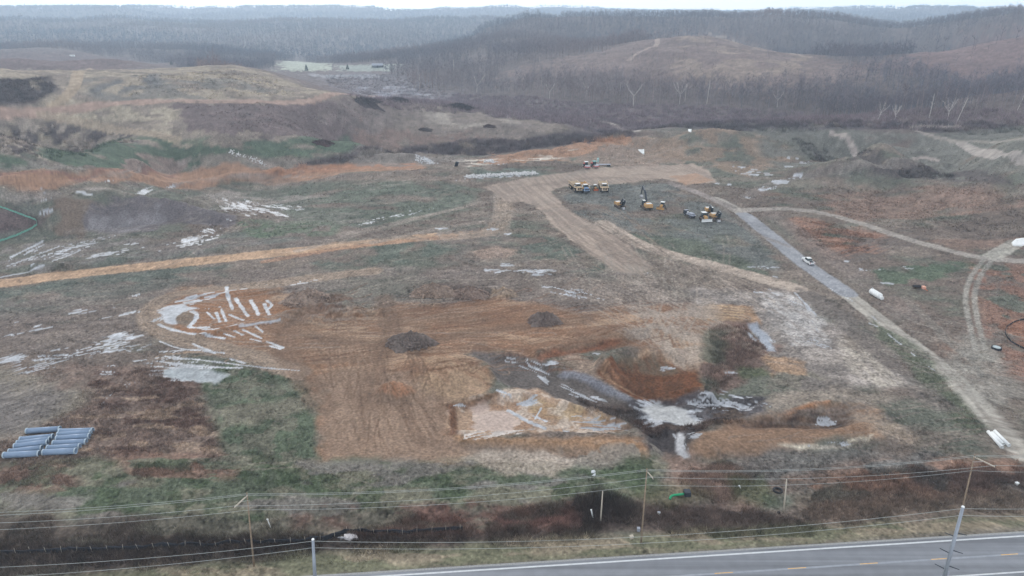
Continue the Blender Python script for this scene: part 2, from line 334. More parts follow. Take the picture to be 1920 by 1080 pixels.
# --- middle ground
G2 = (96,104,90)
patchy([(540,350),(700,335),(830,340),(900,355),(860,395),(700,430),(560,415),(500,385)], G2, 6, 5, 12, .33, .5, .95, sx=1.6, cl=None)
patchy([(880,315),(1000,318),(1020,330),(900,335)], (100,112,102), 4, 3, 8, .3, .45, .9)
patchy([(-50,545),(120,530),(320,500),(420,500),(300,540),(100,580),(-50,600)], (94,102,92), 5, 4, 9, .3, .48, .95, sx=2)
patchy([(60,500),(300,485),(520,455),(640,430),(600,420),(420,440),(330,470)], (98,105,95), 5, 4, 9, .35, .5, .9, sx=2)
patchy([(700,460),(860,450),(1000,430),(1080,470),(1150,515),(1040,520),(960,470),(840,470),(760,490),(560,500)], (94,104,92), 5, 4, 9, .35, .5, .9)
patchy([(1050,350),(1250,345),(1360,395),(1450,470),(1450,505),(1320,480),(1200,440),(1080,400)], (104,108,104), 5, 4, 12, .3, .5, .9)
patchy([(1180,440),(1300,450),(1440,510),(1480,530),(1300,495)], (92,100,84), 5, 4, 8, .4, .5, .9)
patchy([(430,410),(560,415),(640,420),(620,440),(480,445)], (88,106,82), 4, 3, 7, .35, .5, .9)
poly([(-60,318+12),(150,330),(330,325),(490,316),(640,309),(790,304),(800,316),(640,325),(430,338),(300,348),(100,356),(-60,360)], (156,118,90), 3, 1.0, 1, .15, 12, 1, aniso=None)
poly([(490,318),(640,309),(790,304),(780,312),(640,320),(500,330)], (160,112,80), 2, 1, .9, .12, 10)
poly([(-60,326),(150,331),(330,327),(330,332),(150,337),(-60,333)], (128,88,76), 2, 1, .7, .15, 10)
patchy([(330,350),(480,340),(900,318),(880,340),(560,350)], (130,114,102), 5, 3, 9, .3, .55, .8, sx=3)
patchy([(0,372),(180,360),(430,356),(560,360),(640,372),(500,385),(300,372),(0,392)], (150,140,132), 5, 3, 8, .45, .6, .7, sx=3)
poly([(95,375),(180,368),(200,400),(165,445),(110,440),(85,405)], (116,100,86), 3, 2, .95, .12, 8)
poly([(175,375),(260,366),(380,385),(460,410),(440,425),(330,420),(230,440),(175,438),(165,420)], (106,99,101), 3, 2, 1, .15, 6)
poly([(185,400),(300,388),(310,410),(225,440),(172,436)], (132,128,130), 2, 2, .9, .25, 3, aniso=((240,390),(200,440),7,1.6,.5))
poly([(340,372),(380,366),(405,384),(360,388)], (120,112,100), 2, 1, .9, .1, 5)
poly([(-100,360),(80,375),(60,440),(-100,455)], (104,106,98), 4, 3, .8, .2, 8)
patchy([(-100,395),(30,398),(78,417),(-100,452)], (98,82,80), 3, 2, 7, .2, .35, .95)
poly([(0,470),(150,440),(300,450),(450,440),(520,455),(350,478),(150,495),(0,510)], (124,117,112), 5, 4, .8, .2, 7, aniso=((50,500),(350,460),14,2.5,.7))
road([(-60,538),(0,532),(100,518),(250,502),(400,487),(520,474),(640,461),(720,452),(820,443),(905,438)], (176,142,108), 8.5, 1, 1, .14, 15)
patchy([(800,436),(930,425),(960,450),(800,456)], (120,110,102), 3, 2, 3, .32, .5, .9, s=55)
road([(500,490),(640,464),(760,452),(850,443)], (164,120,88), 4, .6, None, .2, 16)
poly([(500,350),(720,420),(660,450),(500,470)], (120,112,106), 6, 3, .35, .2, 9, aniso=((560,440),(850,380),30,3,.8))
for q in ([(560,470),(700,430),(860,390),(960,370)], [(640,440),(760,415),(900,380)], [(700,455),(780,435),(880,420),(960,405)], [(920,440),(935,400),(930,350)], [(945,440),(952,400),(948,350)]):
    road(q, (150,138,126), 4, .55, None, .35, 17)
road([(840,445),(920,438),(944,410),(948,375),(945,350)], (150,130,110), 8, .6, None, .3, 17, 3)
road([(890,440),(960,432),(1040,440)], (138,122,106), 6, .5, None, .3, 17, 3)
# big tan haul fan
FAN = [(905,352),(1010,330),(1160,312),(1300,306),(1330,322),(1338,342),(1290,345),(1240,335),(1150,345),(1060,350),(1030,358),(1062,392),(1120,425),(1180,462),(1228,505),(1180,515),(1150,505),(1095,468),(1040,425),(1015,392),(985,378),(945,380),(930,362)]
poly(FAN, (168,149,132), 2, .7, 1, .12, 9, 1)
poly(FAN, (134,118,106), 2, .7, .75, .12, 9, aniso=((1020,370),(1180,490),24,.9,.9), s=77)
poly([(1090,312),(1260,318),(1330,330),(1290,345),(1240,335),(1100,330)], (172,152,134), 3, 2, .6, .1, 12)
poly([(1255,330),(1300,325),(1340,338),(1290,348)], (170,132,102), 2, 1, .8, .1, 6)
patchy([(980,350),(1100,335),(1280,320),(1200,330),(1050,345)], (128,112,100), 4, 2, 5, .5, .6, .5, sx=5)
road([(1130,418),(1200,460),(1300,488),(1400,515),(1493,541)], (164,148,132), 7, 1, 1, .25, 18)
for dx in (-14, 0, 15): road([(1192+dx,500),(1215+dx,545),(1240+dx*1.5,600),(1262+dx*2,660),(1275+dx*2,695)], (160,146,130), 3.4, .6, None, .3, 40+dx, 1)
road([(1150,505),(1230,560),(1330,600)], (156,142,128), 5, .5, None, .4, 45); road([(1170,508),(1160,560),(1130,600)], (150,134,118), 3, .45, None, .3, 46)
# far edge of site
poly([(1080,282),(1160,258),(1260,262),(1290,300),(1170,312),(1060,305)], (146,126,110), 5, 4, .85, .2, 9)
poly([(890,308),(930,290),(1060,276),(1120,262),(1180,258),(1160,272),(1060,296),(960,304)], (162,122,92), 3, 3, .9, .15, 9)
patchy([(850,302),(1000,290),(1080,280),(1080,292),(960,305),(880,312)], (205,196,182), 3, 2, 6, .5, .58, .9, sx=4)
patchy([(1200,262),(1300,245),(1420,250),(1500,290),(1400,330),(1300,300),(1230,310)], (140,118,98), 6, 4, 12, .4, .55, .8)
poly([(650,300),(720,285),(860,290),(870,302),(700,312)], (128,120,112), 4, 3, .8, .2, 6)
patchy([(1420,245),(1960,240),(1960,330),(1700,325),(1560,330),(1440,300)], (112,112,104), 8, 5, 14, .3, .5, .9, sx=2)
for q in ([(1520,272),(1600,300),(1660,300),(1640,285)], [(1560,310),(1660,322),(1740,312),(1680,330)], [(1620,325),(1760,335),(1900,345),(1760,322)]):
    patchy(q, (88,80,78), 4, 3, 5, .3, .45, .9)
road([(1560,250),(1600,262),(1660,276),(1720,292),(1755,300)], (160,148,140), 4, .9, 1, .1, 19)
road([(1710,240),(1735,235),(1790,240)], (160,150,140), 4, .8, 1, .1, 19); road([(1712,240),(1740,255),(1800,268)], (160,150,140), 4, .7, 1, .1, 19)
road([(1800,268),(1830,280),(1880,294),(1960,312)], (165,156,148), 5, .9, 1, .1, 20); road([(1780,262),(1850,262),(1920,262)], (150,142,130), 4, .6, 1, .1, 20)
road([(1060,220),(1110,225),(1160,233),(1195,246)], (168,158,148), 5, .9, 1, .1, 20)
road([(1400,370),(1450,340),(1540,318),(1620,308),(1720,305)], (134,124,116), 7, .6, None, .2, 21)
# rust-coloured fields on the right
RU = (136,111,96)
patchy([(1450,350),(1600,335),(1760,350),(1960,380),(1960,470),(1800,468),(1650,425),(1540,398),(1430,388)], RU, 8, 4, 13, .42, .56, .85, sx=2.5)
patchy([(1470,405),(1560,415),(1650,440),(1640,475),(1560,482),(1510,455)], (144,108,88), 6, 3, 6, .3, .5, .9, sx=1.6)
for k in range(5): road([(1560+k*12,478+k*3),(1700+k*10,430+k*4)], (100,92,88), 1.2, .6, None, .1, 23)
patchy([(1820,500),(1960,500),(1960,720),(1880,700),(1850,600)], (140,104,86), 8, 4, 8, .45, .55, .85)
patchy([(1600,560),(1700,570),(1800,620),(1780,690),(1700,640)], (130,104,88), 8, 4, 9, .5, .6, .7)
poly([(1625,510),(1720,500),(1830,490),(1760,525),(1640,535)], (80,98,76), 3, 3, .85, .2, 6)
poly([(1880,610),(1905,602),(1990,610),(1990,670),(1920,655),(1890,635)], (150,104,78), 2, 2, .8, .2, 4)
# service roads on the right
ACC = [(1340,372),(1390,398),(1430,430),(1478,470),(1515,500),(1590,552),(1660,610),(1740,668),(1800,722),(1856,788),(1920,855),(2040,965)]
road(ACC, (120,108,98), 13, .7, None, .2, 24, 4)
road([(1440,396),(1520,455),(1600,510),(1700,590)], (124,112,104), 9, .7, None, .15, 25, 4)
road(ACC, (166,160,148), 5.6, 1, 2, .16, 26, .8, .35, mid=(138,130,118))
road([(1395,402),(1430,430),(1478,470),(1515,500),(1588,550)], (142,145,151), 6.6, 1, 2, .12, 27, 1, .4)
road([(1260,345),(1320,365),(1385,396)], (142,132,126), 5, .8, 1, .2, 28); road([(1380,395),(1470,390),(1540,398),(1620,420),(1700,448),(1780,470),(1840,485),(1960,492)], (156,148,138), 5, .9, 1, .15, 28)
road([(1480,462),(1420,440),(1380,415),(1340,410)], (134,124,116), 2.5, .6, None, .2, 28)
for dx in (0, 17):
    road([(1845+dx,486),(1818+dx,520),(1808+dx,560),(1818+dx,610),(1830+dx,655)], (150,146,136), 1.5, .85, None, .1, 29, .8, .3)
road([(1830,640),(1850,690),(1890,730)], (138,134,124), 8, .6, None, .2, 29, 3); road([(1700,560),(1780,640),(1830,680)], (132,126,116), 3, .5, None, .2, 29)
patchy([(1750,660),(1860,660),(1880,760),(1820,740)], (146,142,132), 6, 3, 7, .4, .55, .7)
road([(1905,455),(1860,482)], (168,164,152), 6, .8, 1, .1, 29)
poly([(1640,600),(1700,640),(1780,710),(1830,780),(1850,815),(1810,810),(1740,730),(1680,670),(1630,615)], (88,98,76), 3, 2, .8, .2, 5, 4)
poly([(1500,540),(1560,560),(1650,640),(1730,720),(1800,760),(1760,770),(1660,700),(1580,620),(1510,570)], (110,102,96), 3, 2, .8, .15, 6)
# --- the excavation
OR = (134,107,84)
OUT = [(283,592),(310,560),(345,543),(430,536),(540,548),(620,582),(700,588),(760,572),(800,578),(935,557),(1090,585),(1200,572),(1310,575),(1400,590),(1420,605),(1350,640),(1340,690),(1280,700),(1180,655),(1090,650),(1010,665),(920,663),(868,664),(925,700),(910,735),(845,755),(838,790),(850,822),(1205,822),(1218,850),(1100,848),(900,862),(760,876),(640,874),(602,866),(598,780),(598,750),(570,712),(480,672),(400,645),(310,625)]
poly([(-60,560),(280,530),(520,505),(800,500),(1180,500),(1300,545),(1420,570),(1440,620),(1100,600),(800,600),(500,560),(300,640),(-60,660)], (124,112,104), 10, 6, .75, .2, 9, aniso=((300,560),(900,520),26,3,.5))
poly(OUT, OR, 4, 3, 1, .16, 9, None, s=301)
poly(OUT, (128,92,66), 4, 3, .55, .1, 9, None, s=302, aniso=((500,620),(860,600),20,1.2,.9))
patchy(OUT, (142,104,74), 5, 3, 9, .48, .62, .8, s=303); patchy(OUT, (172,142,112), 5, 3, 4, .56, .68, .7, s=304, sx=3)
poly([(600,700),(700,690),(830,740),(838,820),(1190,838),(1100,848),(900,862),(760,876),(604,866),(598,770)], (146,120,98), 4, 2, .9, .12, 7)
poly([(690,760),(830,745),(840,818),(740,850),(690,840)], (122,96,76), 3, 2, .7, .1, 7, aniso=((720,760),(760,850),14,.8,.95))
poly([(600,700),(690,690),(700,870),(604,866)], (134,108,86), 3, 2, .6, .1, 7, aniso=((640,700),(630,870),16,.9,.95))
poly([(298,590),(330,560),(345,548),(430,540),(500,548),(530,580),(520,620),(400,632),(310,620)], (148,104,68), 3, 2, .8, .12, 6)
poly([(703,735),(735,714),(775,735),(740,750)], (160,110,74), 1.2, 1, .9, .08, 4)
poly([(800,672),(868,668),(925,705),(905,738),(850,745),(780,725)], (165,136,104), 3, 2, .8, .2, 3, aniso=((830,680),(900,735),4,1.4,.6))
poly([(925,541),(960,541),(968,556),(930,560)], (152,128,102), 1.5, 1, .9, .08, 4)
for q in ([(530,540),(570,535),(640,565),(650,580),(600,580),(540,560)], [(780,535),(850,528),(920,545),(925,560),(850,560)]):
    poly(q, (104,90,82), 2, 2, .85, .25, 2.2)
poly([(540,545),(600,555),(620,575),(560,565)], (150,142,134), 1.2, 1, .6, .1, 2, aniso=((560,545),(560,575),2,.8,.6))
poly([(320,588),(350,580),(378,596),(355,610),(325,606)], (128,112,94), 1.5, 1, .9, .1, 4)
poly([(1290,545),(1400,550),(1480,545),(1560,600),(1600,660),(1710,722),(1640,728),(1500,700),(1460,690),(1440,640),(1410,600),(1300,590)], (158,148,140), 4, 3, .9, .2, 4)
patchy([(1290,545),(1480,545),(1600,660),(1710,722),(1500,740),(1440,640),(1410,600)], (120,112,106), 4, 3, 4, .45, .55, .8, sx=1.5)
poly([(1420,545),(1490,545),(1545,600),(1560,650),(1480,650),(1440,590)], (184,182,180), 3, 2, .6, .15, 3, aniso=((1430,560),(1540,640),6,1.2,.7))
poly([(1580,630),(1640,660),(1700,718),(1640,722),(1590,680)], (176,166,150), 3, 2, .7, .15, 3, aniso=((1590,640),(1680,720),5,1,.8))
poly([(1300,575),(1400,570),(1425,600),(1400,615),(1310,605)], (150,118,86), 2, 2, .95, .12, 5)
for k in range(6): road([(1325,572+k*5),(1395,577+k*5)], (178,150,112), .8, .8, None, .1, 30+k, .5, .2)
patchy([(1180,560),(1330,560),(1350,640),(1280,690),(1180,620)], (150,138,126), 5, 3, 5, .45, .56, .7, s=311)
poly([(1200,560),(1300,600),(1330,690),(1270,700),(1180,600)], (170,154,136), 4, 3, .6, .1, 5, aniso=((1230,560),(1290,690),8,.8,.95))
# reddish scarp and clay pit
poly([(1000,668),(1030,655),(1090,645),(1160,636),(1150,650),(1080,660),(1010,678)], (140,88,58), 1.5, 1.2, .95, .2, 2)
poly([(1010,672),(1080,662),(1130,665),(1140,700),(1185,745),(1150,740),(1060,700)], (142,120,102), 3, 2, .9, .15, 4, aniso=((1030,680),(1150,730),12,1.5,.5))
poly([(1128,690),(1160,668),(1245,668),(1310,700),(1312,740),(1262,768),(1190,748),(1145,720)], (116,72,42), 2, 1.5, 1, .25, 3)
poly([(1165,672),(1240,670),(1290,700),(1230,706),(1160,690)], (110,98,80), 2, 1.5, .8, .2, 3, aniso=((1180,672),(1230,740),5,1,.5))
poly([(1180,700),(1280,705),(1300,735),(1230,745),(1180,730)], (84,60,40), 2, 1.5, .6, .2, 3, aniso=((1240,690),(1240,760),6,.8,.8))
for k, (w_, c_) in enumerate([(2.2,(150,118,88)), (1.2,(88,54,34)), (1.0,(150,104,72)), (1.4,(92,60,40))]):
    o_ = k*7; road([(1134+o_,690+k*2),(1150+o_,715+k*2),(1190+o_,738+k*2),(1245+o_*.5,760-k),(1290,752-k*3),(1312-k*3,728)], c_, w_, .7, None, .2, 90+k, .6, .5)
# brush and mud by the channel
poly([(1330,610),(1400,600),(1450,650),(1440,700),(1380,720),(1320,740),(1330,680)], (112,90,80), 3, 2.5, .9, .35, 2); poly([(1325,620),(1370,615),(1350,680),(1320,680)], (90,94,78), 3, 2, .8, .2, 3)
poly([(1380,690),(1430,688),(1440,705),(1390,712)], (84,96,68), 2, 1, .8, .2, 3)
poly([(1440,665),(1500,670),(1510,700),(1450,705)], (168,134,100), 2, 2, .8, .15, 4)
CH = [(872,660),(962,661),(1055,690),(1110,712),(1160,738),(1200,775),(1250,800),(1270,830),(1296,862),(1232,862),(1208,822),(1190,798),(1100,772),(1040,762),(990,740),(930,708)]
poly(CH, (100,92,88), 2.5, 1.8, .95, .3, 3)
poly([(1060,690),(1110,705),(1170,738),(1230,780),(1205,782),(1120,730),(1050,702)], (116,118,128), 1.5, 1, .9, .2, 2)
patchy([(1080,745),(1190,765),(1210,800),(1170,790),(1100,765)], (86,74,68), 2, 2, 2.5, .35, .5, .9)
poly([(1185,790),(1300,790),(1420,790),(1340,800),(1290,815),(1215,822),(1190,808)], (92,74,66), 2, 2, .9, .35, 1.6)
poly([(1215,812),(1310,808),(1290,835),(1300,862),(1235,862),(1215,835)], (72,67,68), 2, 1.4, .95, .2, 2, aniso=None)
poly([(1180,752),(1330,738),(1450,745),(1440,775),(1330,790),(1290,798),(1200,795)], (84,80,84), 2, 2, .9, .25, 3)
patchy([(1330,765),(1380,760),(1400,790),(1340,795)], (84,70,60), 2, 2, 2, .35, .5, .9)
# pale floor of the left pit
FL = [(848,760),(870,752),(930,738),(1000,732),(1080,760),(1150,782),(1178,800),(1150,812),(1000,812),(860,816),(842,800)]
poly(FL, (170,140,112), 2, 1.5, 1, .15, 4); poly([(960,740),(1080,765),(1150,790),(1100,800),(1000,775)], (180,153,110), 2, 2, .8, .15, 3)
patchy(FL, (206,194,180), 2, 1, 3, .5, .62, .5, s=321); patchy(FL, (150,110,78), 2, 1, 4, .5, .66, .45, s=322)
poly([(838,757),(852,757),(858,815),(842,818)], (110,74,50), 1, .8, .9, .2, 2); poly([(845,757),(930,738),(935,744),(860,764)], (112,82,58), 1, .8, .8, .2, 2)
poly([(850,820),(1000,818),(1190,822),(1216,846),(1150,850),(1000,850),(850,835)], (156,120,84), 2, 1.5, .85, .15, 3); poly([(850,832),(1000,832),(1140,838),(1140,850),(900,850)], (126,110,96), 2, 1.5, .6, .15, 3)
poly([(870,852),(960,848),(1090,858),(1060,880),(1000,895),(960,880),(890,870)], (170,158,144), 2, 2.5, .8, .15, 3); patchy([(1060,850),(1240,845),(1250,880),(1160,910),(1080,890)], (138,130,118), 3, 2, 3, .4, .5, .85)
# right pit lobe
poly([(1285,835),(1310,812),(1400,785),(1500,765),(1600,752),(1655,775),(1650,812),(1560,830),(1420,845),(1330,862),(1290,855)], (140,110,84), 3, 2, 1, .12, 5)
poly([(1380,800),(1470,778),(1590,762),(1605,790),(1560,806),(1440,812)], (96,76,64), 2, 1.5, .9, .15, 5, aniso=((1400,812),(1600,800),20,.9,.4)); poly([(1470,780),(1560,770),(1570,790),(1480,800)], (66,56,52), 2, 2, .9, .15, 4)
poly([(1450,772),(1500,762),(1565,752),(1560,760),(1480,776)], (166,112,66), 1.5, 1, .9, .15, 4)
poly([(1360,800),(1620,800),(1640,812),(1400,825)], (136,104,78), 2, 1.5, .7, .15, 4, aniso=((1400,815),(1600,808),20,.8,.7))
poly([(1460,832),(1560,830),(1645,818),(1600,834),(1500,842)], (198,188,166), 1.5, 1.5, .95, .1, 3); poly([(1590,770),(1660,780),(1740,830),(1690,838),(1640,812)], (160,142,122), 3, 2, .7, .2, 4)
poly([(1440,735),(1560,730),(1700,740),(1640,760),(1560,752),(1450,770)], (140,128,114), 3, 2, .8, .15, 4)
# --- near fields
poly([(-60,700),(160,680),(330,690),(385,720),(428,852),(250,865),(-60,890)], (122,102,90), 6, 3, .9, .3, 3)
poly([(-60,690),(120,690),(160,760),(80,800),(-60,850)], (130,122,108), 8, 4, .9, .2, 8); poly([(30,720),(110,740),(60,800),(-60,820),(-60,740)], (114,108,106), 8, 4, .7, .15, 9)
patchy([(180,700),(380,710),(420,850),(230,850),(160,780)], (96,74,64), 4, 3, 3, .45, .58, .85, sx=3); patchy([(180,730),(380,760),(420,850),(60,870)], (156,134,112), 4, 3, 2, .52, .62, .7, sx=3)
GR = [(370,692),(440,680),(530,702),(575,730),(596,760),(594,862),(500,868),(430,855),(392,770)]
poly(GR, (86,98,76), 2.5, 1.5, 1, .2, 3, 4)
poly([(395,765),(600,730),(600,765),(410,800)], (124,116,100), 3, 3, .7, .2, 3); poly([(400,740),(560,705),(590,720),(400,760)], (110,110,94), 3, 3, .6, .2, 3)
patchy(GR, (112,108,92), 3, 2, 3, .5, .62, .7, s=331)
GV = [(-80,890),(150,868),(420,858),(600,872),(900,865),(1080,880),(1240,860),(1260,930),(1120,945),(900,950),(700,965),(400,985),(-80,965)]
poly(GV, (92,102,80), 4, 3, 1, .22, 3, 4, s=341); patchy(GV, (120,116,96), 3, 3, 4, .46, .6, .8, s=342, sx=2.5); patchy(GV, (70,86,58), 3, 3, 5, .52, .62, .7, s=343)
patchy(GV, (124,118,112), 3, 3, 6, .56, .66, .8, s=344, sx=2)
patchy([(220,850),(420,855),(440,890),(260,900)], (128,100,84), 3, 2, 3, .42, .5, .9, sx=3); patchy([(-60,880),(120,875),(140,915),(-60,915)], (124,98,84), 3, 2, 3, .42, .5, .9, sx=3)
poly([(870,850),(1000,850),(1080,866),(1050,900),(1000,888),(960,902),(900,872)], (164,150,134), 2, 2.5, .75, .2, 2)
poly([(1240,850),(1330,860),(1460,855),(1470,900),(1380,960),(1250,920)], (132,108,94), 3, 3, .9, .3, 2); poly([(1340,850),(1560,845),(1800,850),(1700,880),(1500,900),(1440,900)], (110,108,104), 4, 3, .8, .2, 4)
poly([(1370,900),(1420,890),(1430,940),(1380,940)], (84,98,66), 3, 3, .7, .2, 3)
patchy([(1500,910),(1620,880),(1800,865),(1990,860),(1990,930),(1800,925),(1560,960)], (138,107,88), 5, 3, 4, .36, .5, .95, sx=2); poly([(1500,935),(1900,915),(2000,930),(2000,990),(1500,1010)], (118,102,88), 4, 3, .8, .25, 3)
poly([(-80,960),(400,980),(700,962),(1000,945),(1130,930),(1220,960),(1230,1000),(960,1025),(600,1045),(300,1070),(-80,1090)], (88,77,67), 4, 3, .95, .35, 3, s=351)
poly([(-80,1022),(250,1010),(600,1000),(880,992),(1000,985),(1150,975),(1190,992),(960,1012),(600,1034),(300,1056),(-80,1072)], (66,56,50), 3, 2, .85, .3, 3)
poly([(1060,932),(1130,925),(1185,950),(1180,985),(1090,985)], (64,54,50), 3, 2, .8, .3, 3)
patchy([(600,962),(900,945),(1000,948),(1060,945),(1080,980),(900,990),(600,1000)], (116,84,74), 3, 3, 4, .4, .52, .85, sx=2)
patchy([(-80,960),(400,980),(700,962),(900,950),(900,985),(400,1010),(-80,1010)], (112,108,92), 4, 3, 4, .5, .6, .8, sx=3); patchy([(560,955),(900,945),(1000,960),(900,975),(560,985)], (108,80,68), 3, 3, 4, .45, .58, .8, sx=2)
poly([(1200,940),(1400,950),(1520,980),(1520,1005),(1200,1010)], (100,85,77), 4, 3, .9, .3, 2, s=352); poly([(1180,925),(1250,905),(1330,925),(1260,960)], (104,100,72), 3, 2, .6, .2, 3)
poly([(1690,870),(1990,880),(1990,920),(1720,915)], (84,72,68), 3, 3, .7, .2, 3)
VG = [(-80,1100),(300,1068),(600,1040),(930,1020),(1200,1003),(1500,988),(1920,966),(2200,950),(2600,1000),(2600,1300),(-80,1300)]
poly(VG, (110,110,84), 2.5, 1.2, 1, .15, 3, 4, s=361); patchy([(300,1072),(930,1022),(1500,992),(2000,968),(2000,985),(1500,1008),(930,1042),(300,1090)], (146,130,108), 2, 1, 2, .42, .55, .7, s=362, sx=4)
i = sub(RW, 3); d, o, r = seg_d(X[i], Y[i], RW); m = ss(1.6, .4, d+(fbm(X[i], Y[i], 1.5, 2, 5)-.5)); C[i] += (lin((118,110,100))-C[i])*(m*.8)[:, None]

# --- faint wheel tracks all over the site
rr = random.Random(5)
def arcs(n, box, ang, L, c, a, gap=2.1, w=.55):
    for _ in range(n):
        x0 = rr.uniform(*box[0]); y0 = rr.uniform(*box[1]); t = R(ang+rr.gauss(0, 9)); b = rr.gauss(0, .28); l = rr.uniform(.5, 1.2)*L; p = []
        for k in range(5):
            p.append((x0, y0)); x0 += math.cos(t)*l/4; y0 += -math.sin(t)*l/4*.55; t += b*.22
        track(p, c, a*rr.uniform(.5, 1), gap, w, rr.randrange(999))
arcs(57, ((300,800),(590,680)), 5, 260, (164,136,108), .5); arcs(66, ((480,1100),(570,700)), 10, 260, (112,78,56), .6)
arcs(48, ((620,820),(690,840)), 97, 150, (112,86,66), .55); arcs(30, ((610,800),(690,860)), 94, 120, (164,136,110), .28)
arcs(44, ((0,900),(520,640)), 8, 320, (146,134,122), .5); arcs(44, ((1000,1350),(480,600)), -35, 220, (156,142,128), .5)
arcs(39, ((640,1150),(330,520)), 20, 260, (146,136,124), .45); arcs(35, ((1040,1180),(380,480)), -42, 170, (128,112,98), .7, 2.2, .5)
arcs(30, ((1440,1640),(560,740)), -20, 220, (128,118,108), .6); arcs(30, ((1350,1850),(740,850)), 8, 220, (124,112,102), .5)
arcs(30, ((50,600),(330,480)), 12, 260, (140,130,122), .5); arcs(22, ((1640,1900),(560,700)), -40, 180, (140,134,124), .5)
arcs(22, ((1050,1400),(430,520)), -70, 120, (146,136,124), .5)
for x0 in (1395,1432,1470): track([(x0-200,640),(x0-150,560),(x0-170,500)], (150,138,126), .5, 2, .5)
track([(430,880),(520,872),(590,870),(700,900)], (130,122,108), .5)

road([(700,508),(600,520),(480,536),(350,548),(292,568),(276,592),(290,615),(340,636),(420,655),(500,676),(560,700)], (146,127,108), 6.5, .9, None, .3, 50, 1.5)
road([(640,560),(560,600),(520,640),(560,700),(610,760)], (122,96,76), 6, .6, None, .4, 51, 3); road([(500,610),(620,640),(760,650),(900,620),(1100,600)], (118,92,72), 5, .55, None, .4, 52, 3); road([(720,560),(740,620),(700,680),(690,760)], (116,90,70), 6, .55, None, .4, 53, 3)
road([(640,452),(760,440),(900,470),(980,505),(1050,560)], (134,124,112), 4, .45, None, .35, 54, 2); road([(860,480),(880,462),(930,458),(980,466),(1000,480),(960,495),(890,495),(860,482)], (110,104,96), 3, .7, None, .3, 55, 1.5); poly([(885,472),(930,462),(968,470),(950,484),(900,486)], (150,128,112), 2, 1, .85, .1, 4)
# --- standing water, skimmed with pale ice
def ice(cx, cy, L, T, ang=0, fill=.5, s=0, c=(170,175,182), cl=3, ls=4.0, lw=.5, e=1.0):
    """an elongated patch, L x T photo pixels, broken into streaks along its length"""
    p = hit(cx, cy); a0 = hit(cx-L*.5*math.cos(R(ang)), cy+L*.5*math.sin(R(ang))); a1 = hit(cx+L*.5*math.cos(R(ang)), cy-L*.5*math.sin(R(ang)))
    b0 = hit(cx, cy-T*.5); b1 = hit(cx, cy+T*.5)
    l = np.hypot(*(a1-a0)[:2])*.5+.1; t = np.hypot(*(b1-b0)[:2])*.5+.1; g = math.atan2(a1[1]-a0[1], a1[0]-a0[0]); t = t*max(.35, abs(math.cos(g)))
    i = sub(np.array([p[:2]]), max(l, t)*1.15); dx, dy = X[i]-p[0], Y[i]-p[1]; ca, sa = math.cos(g), math.sin(g)
    u = dx*ca+dy*sa; v = -dx*sa+dy*ca; k = max(1.0, DF[i].mean()/170 if len(i) else 1)
    q = np.hypot(u/l, v/t); st = fbm(u/(ls*k), v/(lw*k), 1.0, 3, 400+int(cx+cy)+s)
    q = q+(fbm(u/(l*.5+.1), v/(t*.5+.1), 1.0, 3, 700+int(cx)+s)-.5)*1.1
    m = ss(-.06, .10, (1-q)*.8 + (st-.5)*3.4 - (1-fill)*1.15)*ss(1.25, 1.0, q)
    cc = lin(c)[None]*(.55+.85*fbm(X[i], Y[i], 2.4, 3, 7+int(cx)))[:, None]
    C[i] += (np.minimum(cc, .82)-C[i])*m[:, None]; CL[i[m > .5]] = cl
def rut(pts, w=1.0, fill=.6, c=(170,175,182), s=0, br=5.0):
    P = smooth(WP(pts), 2); i = sub(P, w*2+1); d, o, r = seg_d(X[i], Y[i], P); k = np.clip(DF[i]/150, 1, 3)
    w = w*.62; m = ss(w*.5*k, w*.3*k, d+(fbm(X[i], Y[i], 1.2, 3, 3)-.5)*.7*w)*ss(1-fill-.1, 1-fill+.1, vn(r/br, 0*r+int(pts[0][0]), 11+s)*.6+vn(r/(br*.3), o, 12+s)*.4+.15)
    C[i] += (lin(c)[None]*(.6+.8*fbm(X[i], Y[i], 1.5, 2, 8))[:, None]-C[i])*m[:, None]; CL[i[m > .5]] = 3
